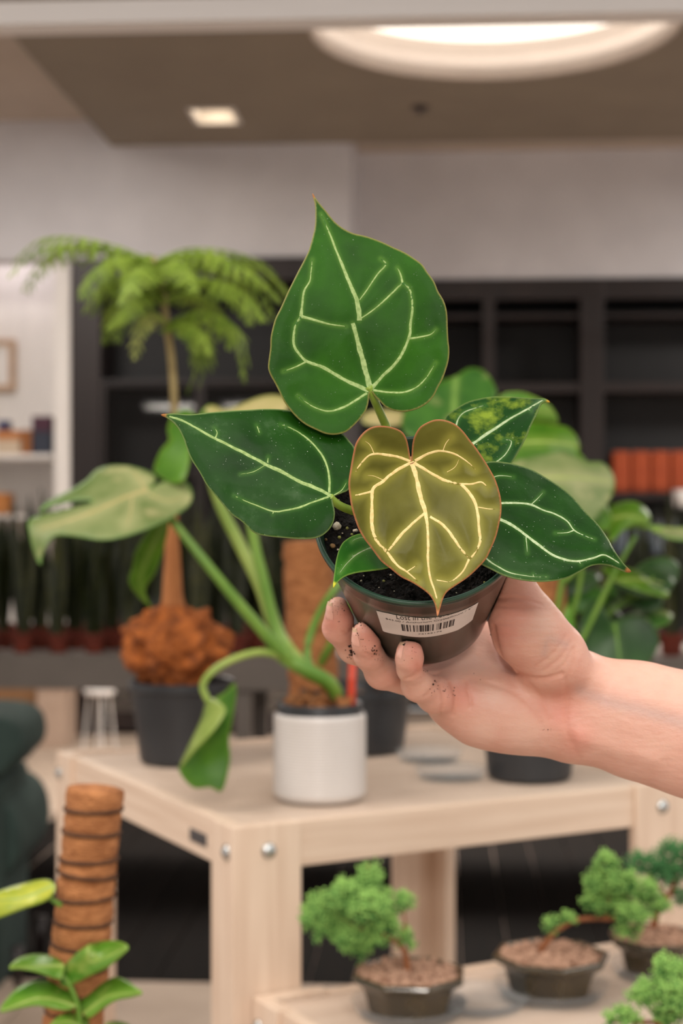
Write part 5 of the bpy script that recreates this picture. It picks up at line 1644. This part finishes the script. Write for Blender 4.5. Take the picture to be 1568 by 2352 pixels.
# ------------------------------------------------------------------ the hand and forearm
HB = .0008
gx_ = np.concatenate([np.arange(-.022, .205, HB), np.arange(.206, .50, .004)])
gy_ = np.arange(.795, .975, HB)
gz_ = np.arange(1.215, 1.462, HB)
SH = (len(gx_), len(gy_), len(gz_))
BIG = 1.0

def blk(lo, hi):
    s = []
    for gg, a, b_ in zip((gx_, gy_, gz_), lo, hi):
        i0 = max(int(np.searchsorted(gg, a)) - 1, 0)
        i1 = min(int(np.searchsorted(gg, b_)) + 1, len(gg))
        s.append(slice(i0, max(i1, i0 + 1)))
    return tuple(s)

def cone_field(a, b_, ra, rb, sl, fl=1.0):
    X = gx_[sl[0]][:, None, None].astype(np.float32); Y = gy_[sl[1]][None, :, None].astype(np.float32); Z = gz_[sl[2]][None, None, :].astype(np.float32)
    dx, dy, dz = (b_[0] - a[0]), (b_[1] - a[1]) / fl, (b_[2] - a[2])
    px_, py_, pz_ = X - a[0], (Y - a[1]) / fl, Z - a[2]
    L2 = max(dx * dx + dy * dy + dz * dz, 1e-12)
    t = np.clip((px_ * dx + py_ * dy + pz_ * dz) / L2, 0, 1)
    d = np.sqrt((px_ - t * dx) ** 2 + (py_ - t * dy) ** 2 + (pz_ - t * dz) ** 2) - (ra + (rb - ra) * t)
    return d * (fl if fl < 1 else 1)

def smin(a, b_, k):
    h = np.maximum(k - np.abs(a - b_), 0) / k
    return np.minimum(a, b_) - h * h * k * .25

def chain(field, pts, k, fl=1.0, margin=.02):
    """pts (px, py, depth, radius px)"""
    w = [(P(p[0], p[1], p[2]), p[3] / F * p[2]) for p in pts]
    for (a, ra), (b_, rb) in zip(w[:-1], w[1:]):
        r = max(ra, rb) + margin
        lo = [min(a[i], b_[i]) - r for i in range(3)]; hi = [max(a[i], b_[i]) + r for i in range(3)]
        sl = blk(lo, hi)
        d = cone_field(a, b_, ra, rb, sl, fl)
        field[sl] = smin(field[sl], d, k)

palm = np.full(SH, BIG, np.float32)
chain(palm, [(1350, 1624, .902, 117), (1470, 1656, .900, 124), (1600, 1692, .898, 132), (1800, 1744, .893, 146), (2450, 1900, .88, 170)], .010, fl=.74, margin=.03)
chain(palm, [(1300, 1652, .905, 84), (1180, 1633, .900, 83), (1100, 1616, .900, 81), (1040, 1590, .903, 68)], .016)
chain(palm, [(1300, 1600, .913, 90), (1180, 1560, .921, 80), (1080, 1535, .921, 70)], .016)
chain(palm, [(1150, 1500, .925, 70), (1075, 1490, .922, 55)], .018)
chain(palm, [(1312, 1556, .895, 64), (1265, 1508, .880, 75), (1212, 1448, .871, 77), (1180, 1385, .866, 57)], .009)

fingers = []
def finger(pts, k=.0075, kk=.004):
    f = np.full(SH, BIG, np.float32)
    chain(f, pts, kk, margin=.012)
    return f, k
total = palm.copy()
FINGERS = {
    'thumb': ([(1185, 1395, .867, 52), (1168, 1320, .857, 42), (1156, 1262, .850, 37), (1150, 1215, .842, 33)], .012),
    'index': ([(1075, 1500, .922, 42), (960, 1455, .930, 37), (880, 1395, .920, 32), (838, 1340, .906, 29)], .010),
    'middle': ([(1060, 1545, .915, 42), (905, 1528, .905, 37), (812, 1488, .890, 34.5), (776, 1442, .874, 33.5), (779, 1418, .868, 30), (776, 1396, .863, 25.5)], .010),
    'ring': ([(1058, 1578, .905, 42), (965, 1572, .895, 35), (876, 1545, .876, 36), (846, 1504, .861, 32), (840, 1475, .853, 30), (835, 1452, .848, 25)], .010),
    'pinky': ([(1046, 1606, .893, 50), (1000, 1596, .876, 41), (958, 1574, .862, 34.5), (939, 1536, .848, 26), (940, 1512, .842, 29.5), (941, 1495, .839, 28)], .012),
}
for nm, (pts, k) in FINGERS.items():
    w = [P(*p[:3]) for p in pts]
    r = .034
    sl = blk([min(q[i] for q in w) - r for i in range(3)], [max(q[i] for q in w) + r for i in range(3)])
    f = np.full(SH, BIG, np.float32)
    chain(f, pts, .004, margin=.016)
    total[sl] = np.minimum(total[sl], smin(palm[sl], f[sl], k))
    del f
# the pot presses into the skin: cut its body out of the field
X = gx_[:, None, None].astype(np.float32) - PC.x; Y = gy_[None, :, None].astype(np.float32) - PC.y; Z = gz_[None, None, :].astype(np.float32) - PC.z
s_ = -(X * PN.x + Y * PN.y + Z * PN.z)
r_ = np.sqrt(np.maximum(X * X + Y * Y + Z * Z - s_ * s_, 0))
pr = (POT_R - .0008) + (POT_RB - (POT_R - .0008)) * (s_ / POT_H)
pr = np.where(s_ < LIPH + .001, POT_R, pr)
pd = np.maximum(np.maximum((r_ - pr) * .97, s_ - POT_H), -s_ - .004)
total = np.maximum(total, .0005 - pd)
del X, Y, Z, s_, r_, pr, pd, palm

def surface_nets(Fd):
    S = Fd < 0
    n0, n1, n2 = S.shape
    cnt = np.zeros((n0 - 1, n1 - 1, n2 - 1), np.uint8)
    offs = [(i, j, k) for i in (0, 1) for j in (0, 1) for k in (0, 1)]
    for i, j, k in offs:
        cnt += S[i:n0 - 1 + i, j:n1 - 1 + j, k:n2 - 1 + k]
    act = (cnt > 0) & (cnt < 8)
    I, J, K = np.nonzero(act)
    idx = np.full(act.shape, -1, np.int32)
    idx[I, J, K] = np.arange(len(I))
    val = np.stack([Fd[I + i, J + j, K + k] for i, j, k in offs], 1)
    o = np.array(offs, float)
    acc = np.zeros((len(I), 3)); c = np.zeros(len(I))
    for a in range(8):
        for b_ in range(a + 1, 8):
            if np.abs(o[a] - o[b_]).sum() != 1:
                continue
            va, vb = val[:, a], val[:, b_]
            m = (va < 0) != (vb < 0)
            t = np.where(m, va / np.where(m, va - vb, 1), 0)
            acc += np.where(m[:, None], o[a] + (o[b_] - o[a]) * t[:, None], 0)
            c += m
    pos = acc / c[:, None] + np.stack([I, J, K], 1)
    W = np.stack([np.interp(pos[:, 0], np.arange(n0), gx_), np.interp(pos[:, 1], np.arange(n1), gy_), np.interp(pos[:, 2], np.arange(n2), gz_)], 1)
    Q = []
    for axn in range(3):
        A = [slice(None)] * 3; B = [slice(None)] * 3
        A[axn] = slice(0, -1); B[axn] = slice(1, None)
        sa, sb = S[tuple(A)], S[tuple(B)]
        i, j, k = np.nonzero(sa != sb)
        u, v_ = [(1, 2), (2, 0), (0, 1)][axn]
        p = [i, j, k]
        ok = (p[u] > 0) & (p[v_] > 0) & (p[u] < act.shape[u]) & (p[v_] < act.shape[v_])
        p = [q[ok] for q in p]
        flip = sa[i[ok], j[ok], k[ok]]
        def cell(du, dv):
            q = [x.copy() for x in p]
            q[u] = q[u] - du; q[v_] = q[v_] - dv
            return idx[q[0], q[1], q[2]]
        qd = np.stack([cell(1, 1), cell(0, 1), cell(0, 0), cell(1, 0)], 1)
        qd = np.where(flip[:, None], qd, qd[:, ::-1])
        Q.append(qd)
    Q = np.concatenate(Q)
    Q = Q[(Q >= 0).all(1)]
    return W, Q

HV, HQ = surface_nets(total)
del total
# keep the largest connected body only, relax the grid a little
def relax(V_, Q_, it=4, lam=.5):
    E = np.concatenate([Q_[:, [0, 1]], Q_[:, [1, 2]], Q_[:, [2, 3]], Q_[:, [3, 0]]])
    for s in range(it):
        acc = np.zeros_like(V_); c = np.zeros(len(V_))
        for a, b_ in ((0, 1), (1, 0)):
            for d_ in range(3):
                acc[:, d_] += np.bincount(E[:, a], V_[E[:, b_], d_], len(V_))
            c += np.bincount(E[:, a], minlength=len(V_))
        V_ = V_ + lam * (acc / np.maximum(c, 1)[:, None] - V_)
    return V_
HV = relax(HV, HQ, 3)
def normals(V_, Q_):
    n = np.cross(V_[Q_[:, 2]] - V_[Q_[:, 0]], V_[Q_[:, 3]] - V_[Q_[:, 1]])
    o = np.zeros_like(V_)
    for k in range(4):
        for d_ in range(3):
            o[:, d_] += np.bincount(Q_[:, k], n[:, d_], len(V_))
    return o / np.maximum(np.linalg.norm(o, axis=1), 1e-12)[:, None]
HN = normals(HV, HQ)
hpx = np.stack([CX + F * HV[:, 0] / HV[:, 1], CY - F * (HV[:, 2] - EYE) / HV[:, 1]], 1)
facing = -HN[:, 1] > .15
# creases of the palm, fingers and wrist, as furrows in the skin
CREASE = [
    ([(1132, 1440), (1142, 1490), (1158, 1528), (1195, 1552), (1245, 1560), (1290, 1548)], 6.0, .0011),
    ([(1150, 1535), (1190, 1548), (1240, 1600), (1262, 1650)], 6, .0004),
    ([(1082, 1560), (1120, 1568), (1180, 1590), (1225, 1630), (1240, 1660)], 7, .0005),
    ([(1068, 1568), (1078, 1600), (1080, 1622)], 5, .0007),
    ([(1035, 1570), (1046, 1600), (1040, 1640)], 5, .0007),
    ([(1012, 1575), (1018, 1610), (1010, 1640)], 5, .0006),
    ([(1010, 1548), (995, 1580), (975, 1600)], 5, .0004),
    ([(958, 1528), (955, 1550), (930, 1560)], 4.5, .0006),
    ([(1298, 1560), (1302, 1610), (1300, 1660), (1310, 1700)], 7, .0005),
    ([(1316, 1490), (1312, 1530), (1300, 1560)], 6, .0004),
    ([(1140, 1376), (1180, 1374), (1220, 1380), (1245, 1390)], 4, .0005),
    ([(1140, 1392), (1190, 1396), (1240, 1398)], 3.5, .0003),
    ([(1140, 1412), (1200, 1416), (1262, 1418)], 3, .00022),
    ([(1140, 1432), (1200, 1438), (1280, 1442)], 3, .00022),
    ([(1142, 1455), (1200, 1462), (1290, 1462)], 3, .0002),
    ([(1145, 1480), (1200, 1488), (1300, 1482)], 3, .0002),
    ([(1300, 1460), (1270, 1500), (1230, 1530)], 4, .0004),
    ([(1310, 1475), (1285, 1512), (1248, 1540)], 4, .0004),
    ([(1315, 1492), (1295, 1525), (1265, 1550)], 4, .0003),
    ([(790, 1452), (800, 1455), (806, 1446)], 4, .0005),
    ([(840, 1500), (858, 1506), (866, 1498)], 4, .0005),
    ([(1330, 1740), (1315, 1700), (1318, 1670)], 6, .0003),
]
crz = np.zeros(len(HV))
disp = np.zeros(len(HV))
for pts, w, amp in CREASE:
    d = seg_dist(hpx, cr2(pts, 5))
    e = np.exp(-(d / w) ** 2) * facing
    disp -= amp * e
    crz = np.maximum(crz, np.exp(-(d / (w * 1.3)) ** 2) * facing * min(1, amp / .0008))
# tendons at the wrist, a low ridge
for pts, w, amp in (([(1330, 1690), (1400, 1715), (1500, 1745)], 22, .0012), ([(1345, 1560), (1450, 1590), (1600, 1630)], 26, .0010), ([(1300, 1680), (1330, 1690)], 26, .0014)):
    d = seg_dist(hpx, cr2(pts, 5))
    disp += amp * np.exp(-(d / w) ** 2) * facing
HV = HV + HN * disp[:, None]
HV = relax(HV, HQ, 1, .3)

m_skin, nt, b = nodes_of('skin')
tc = N(nt, 'ShaderNodeTexCoord')
nz = N(nt, 'ShaderNodeTexNoise', Scale=38.0, Detail=5.0, Roughness=.6)
nt.links.new(tc.outputs['Object'], nz.inputs['Vector'])
col = ramp(nt, nz.outputs['Fac'], [(.32, lin((210, 153, 134))), (.55, lin((217, 167, 148))), (.72, lin((219, 174, 152)))])
for nm_, c_, mx in (('red', (220, 138, 122), .6), ('crease', (206, 136, 112), .35), ('pale', (222, 180, 162), .8), ('blue', (184, 156, 148), .6)):
    at = N(nt, 'ShaderNodeAttribute', attribute_name=nm_)
    col = mix(nt, ramp(nt, at.outputs['Fac'], [(0, g(0)), (1, g(mx))]), col, lin(c_))
nt.links.new(col, b.inputs['Base Color'])
b.inputs['Roughness'].default_value = .46
b.inputs['Specular IOR Level'].default_value = .42
b.inputs['Subsurface Weight'].default_value = .22
b.inputs['Subsurface Radius'].default_value = (.006, .0022, .0011)
b.inputs['Subsurface Scale'].default_value = 1.0
mpn = N(nt, 'ShaderNodeMapping'); mpn.inputs['Scale'].default_value = (1.0, 1.0, 2.2)
nt.links.new(tc.outputs['Object'], mpn.inputs[0])
n2 = N(nt, 'ShaderNodeTexNoise', Scale=700.0, Detail=3.0)
nt.links.new(mpn.outputs[0], n2.inputs['Vector'])
n3 = N(nt, 'ShaderNodeTexNoise', Scale=120.0, Detail=3.0)
nt.links.new(mpn.outputs[0], n3.inputs['Vector'])
b1 = N(nt, 'ShaderNodeBump', Strength=.12, Distance=.0012); nt.links.new(n2.outputs['Fac'], b1.inputs['Height'])
b2 = N(nt, 'ShaderNodeBump', Strength=.16, Distance=.004); nt.links.new(n3.outputs['Fac'], b2.inputs['Height']); nt.links.new(b1.outputs[0], b2.inputs['Normal'])
wv = N(nt, 'ShaderNodeTexWave', Scale=95.0, Distortion=7.0, Detail=3.0)
wv.bands_direction = 'Z'
wv.inputs['Detail Scale'].default_value = 1.6
nt.links.new(tc.outputs['Object'], wv.inputs['Vector'])
wa = N(nt, 'ShaderNodeAttribute', attribute_name='wrinkle')
wm = N(nt, 'ShaderNodeMath', operation='MULTIPLY'); nt.links.new(wv.outputs['Fac'], wm.inputs[0]); nt.links.new(wa.outputs['Fac'], wm.inputs[1])
b3 = N(nt, 'ShaderNodeBump', Strength=.1, Distance=.0012); nt.links.new(wm.outputs[0], b3.inputs['Height']); nt.links.new(b2.outputs[0], b3.inputs['Normal'])
nt.links.new(b3.outputs[0], b.inputs['Normal'])

arm_base = P(1720, 1725, .895)
person = thing('person', 'bare forearm and open hand, fingers curled up around the green pot', 'person', arm_base)
hand = mk('arm', (HV, HQ.tolist()), m_skin, person, smooth=True)
attr(hand, 'crease', crz)
attr(hand, 'wrinkle', np.exp(-(((hpx - np.array([1215, 1440])) / np.array([80, 75])) ** 2).sum(1)) * facing)
def spots(lst):
    r = np.zeros(len(HV))
    for x, y, w in lst:
        r = np.maximum(r, np.exp(-(((hpx - np.array([x, y])) ** 2).sum(1)) / w ** 2))
    return r
attr(hand, 'red', spots([(795, 1412, 26), (850, 1462, 28), (952, 1488, 26), (960, 1530, 22), (1060, 1600, 38), (1180, 1400, 50), (1290, 1640, 45), (1160, 1450, 40), (1330, 1690, 40), (760, 1430, 26)]) * .8)
attr(hand, 'pale', np.maximum(spots([(1200, 1700, 50), (1110, 1680, 40), (1140, 1600, 34), (1080, 1500, 40), (1250, 1430, 30)]), np.clip((hpx[:, 0] - 1310) / 60, 0, 1) * .35))
dvn = np.minimum(seg_dist(hpx, cr2([(1330, 1585), (1390, 1610), (1450, 1625), (1568, 1660)], 5)), seg_dist(hpx, cr2([(1300, 1480), (1260, 1470), (1250, 1500)], 5)) + 8)
attr(hand, 'blue', np.exp(-(dvn / 16) ** 2) * facing * .9)

bvh = BVHTree.FromPolygons([Vector(p) for p in HV], HQ.tolist())
def cast(px, py):
    o = Vector((0, 0, EYE))
    d = (P(px, py, 1) - o).normalized()
    return bvh.ray_cast(o, d)
# nails
m_nail = mat_noise('fingernail', (232, 172, 154), (240, 188, 170), 80, .2, coat=.5)
m_free = mat_noise('nail_edge', (206, 168, 138), (216, 182, 150), 80, .35)
def nail(c_px, ax_px, half_l, half_w, turn):
    """plate wrapped on the finger: centre and tip direction in the picture, turned about the finger by `turn`"""
    loc, nrm, _, _ = cast(*c_px)
    if loc is None:
        return
    t0, _, _, _ = cast(c_px[0] + ax_px[0] * .3, c_px[1] + ax_px[1] * .3)
    axv = (P(c_px[0] + ax_px[0], c_px[1] + ax_px[1], loc.y) - P(c_px[0], c_px[1], loc.y)).normalized()
    axv = (axv - nrm * axv.dot(nrm)).normalized()
    n_ = (Matrix.Rotation(turn, 3, axv) @ nrm).normalized()
    # walk round the finger to the plate's middle
    inner = loc - nrm * .0062
    c = inner + n_ * .0064
    side = axv.cross(n_).normalized()
    v, f = [], []
    nu, nv = 12, 10
    for i in range(nu + 1):
        u = -1 + 2 * i / nu
        for k in range(nv + 1):
            w = -1 + 2 * k / nv
            # rounded rectangle
            ww = w * half_w * (1 - .28 * abs(u) ** 3)
            q = c + axv * (u * half_l) + side * ww - n_ * (abs(w) ** 2 * half_w * .45)
            h, hn, _, _ = bvh.find_nearest(q)
            edge = 1 - max(abs(u), abs(w)) ** 6
            v.append(h + hn * (.0001 + .0005 * edge + (.0003 if u > .8 else 0)))
    for i in range(nu):
        for k in range(nv):
            a = i * (nv + 1) + k
            f.append((a, a + 1, a + nv + 2, a + nv + 1))
    if (v[1] - v[0]).cross(v[nv + 1] - v[0]).dot(n_) < 0:
        f = [q[::-1] for q in f]
    cut = int(nu * .8)
    f1 = [q for q in f if min(q) // (nv + 1) < cut]
    f2 = [q for q in f if min(q) // (nv + 1) >= cut]
    a = mk('fingernail', (v, f1), m_nail, person, smooth=True)
    mk('nail_edge', (v, f2), m_free, a, smooth=True)
nail((757, 1403), (3, -20), .0054, .0034, -.3)
nail((816, 1463), (1, -20), .0054, .0034, -.3)
nail((920, 1493), (3, -20), .0048, .0029, -.3)

# crumbs of soil on the skin
m_dirt = mat_noise('dirt_crumbs', (24, 16, 12), (58, 38, 26), 300, .95)
Cd, Rd = [], []
def dirt(px, py, r, n=1, spread=0):
    for i in range(n):
        x = px + random.gauss(0, spread); y = py + random.gauss(0, spread)
        loc, nrm, _, dist = cast(x, y)
        if loc is None or dist > 1.1:
            continue
        rr = r / F * loc.y * random.uniform(.6, 1.25)
        Cd.append(tuple(loc + nrm * rr * .25)); Rd.append((rr, rr * .8, rr * .6))
for (x, y, r, n, s) in ((758, 1372, 2.6, 4, 3), (790, 1402, 2.6, 1, 0), (780, 1395, .9, 22, 10), (778, 1431, 1, 2, 3), (822, 1428, 2.8, 8, 5), (834, 1440, 1.4, 8, 7), (821, 1459, 2.2, 4, 3), (831, 1468, 1.6, 2, 2), (805, 1480, 2.4, 5, 3), (803, 1495, 3.4, 8, 4), (806, 1505, 2.6, 5, 4), (857, 1494, 2.6, 6, 4), (858, 1503, 2.0, 3, 3), (840, 1490, .9, 12, 10), (870, 1510, .9, 14, 7), (926, 1478, 2.6, 5, 4), (928, 1517, 1.6, 1, 0), (947, 1487, 1.2, 1, 0), (946, 1512, 1.3, 1, 0), (955, 1490, .8, 10, 10), (995, 1571, 2.6, 6, 4), (1003, 1578, 2, 2, 2), (997, 1588, 1.2, 6, 4), (1022, 1587, 1.8, 3, 3), (1043, 1583, 1.6, 2, 2), (1043, 1597, 1.8, 3, 3), (1030, 1592, .9, 8, 8), (975, 1542, 1.8, 3, 2), (1127, 1458, 2.4, 2, 3), (1088, 1547, 1.8, 1, 0), (1103, 1561, 1.4, 1, 0), (1250, 1675, 1.4, 3, 4), (1262, 1680, 1.2, 3, 3)):
    dirt(x, y, r, n, s)
mk('dirt', blobs_np(Cd, Rd, 1, .35), m_dirt, hand, kind='stuff')
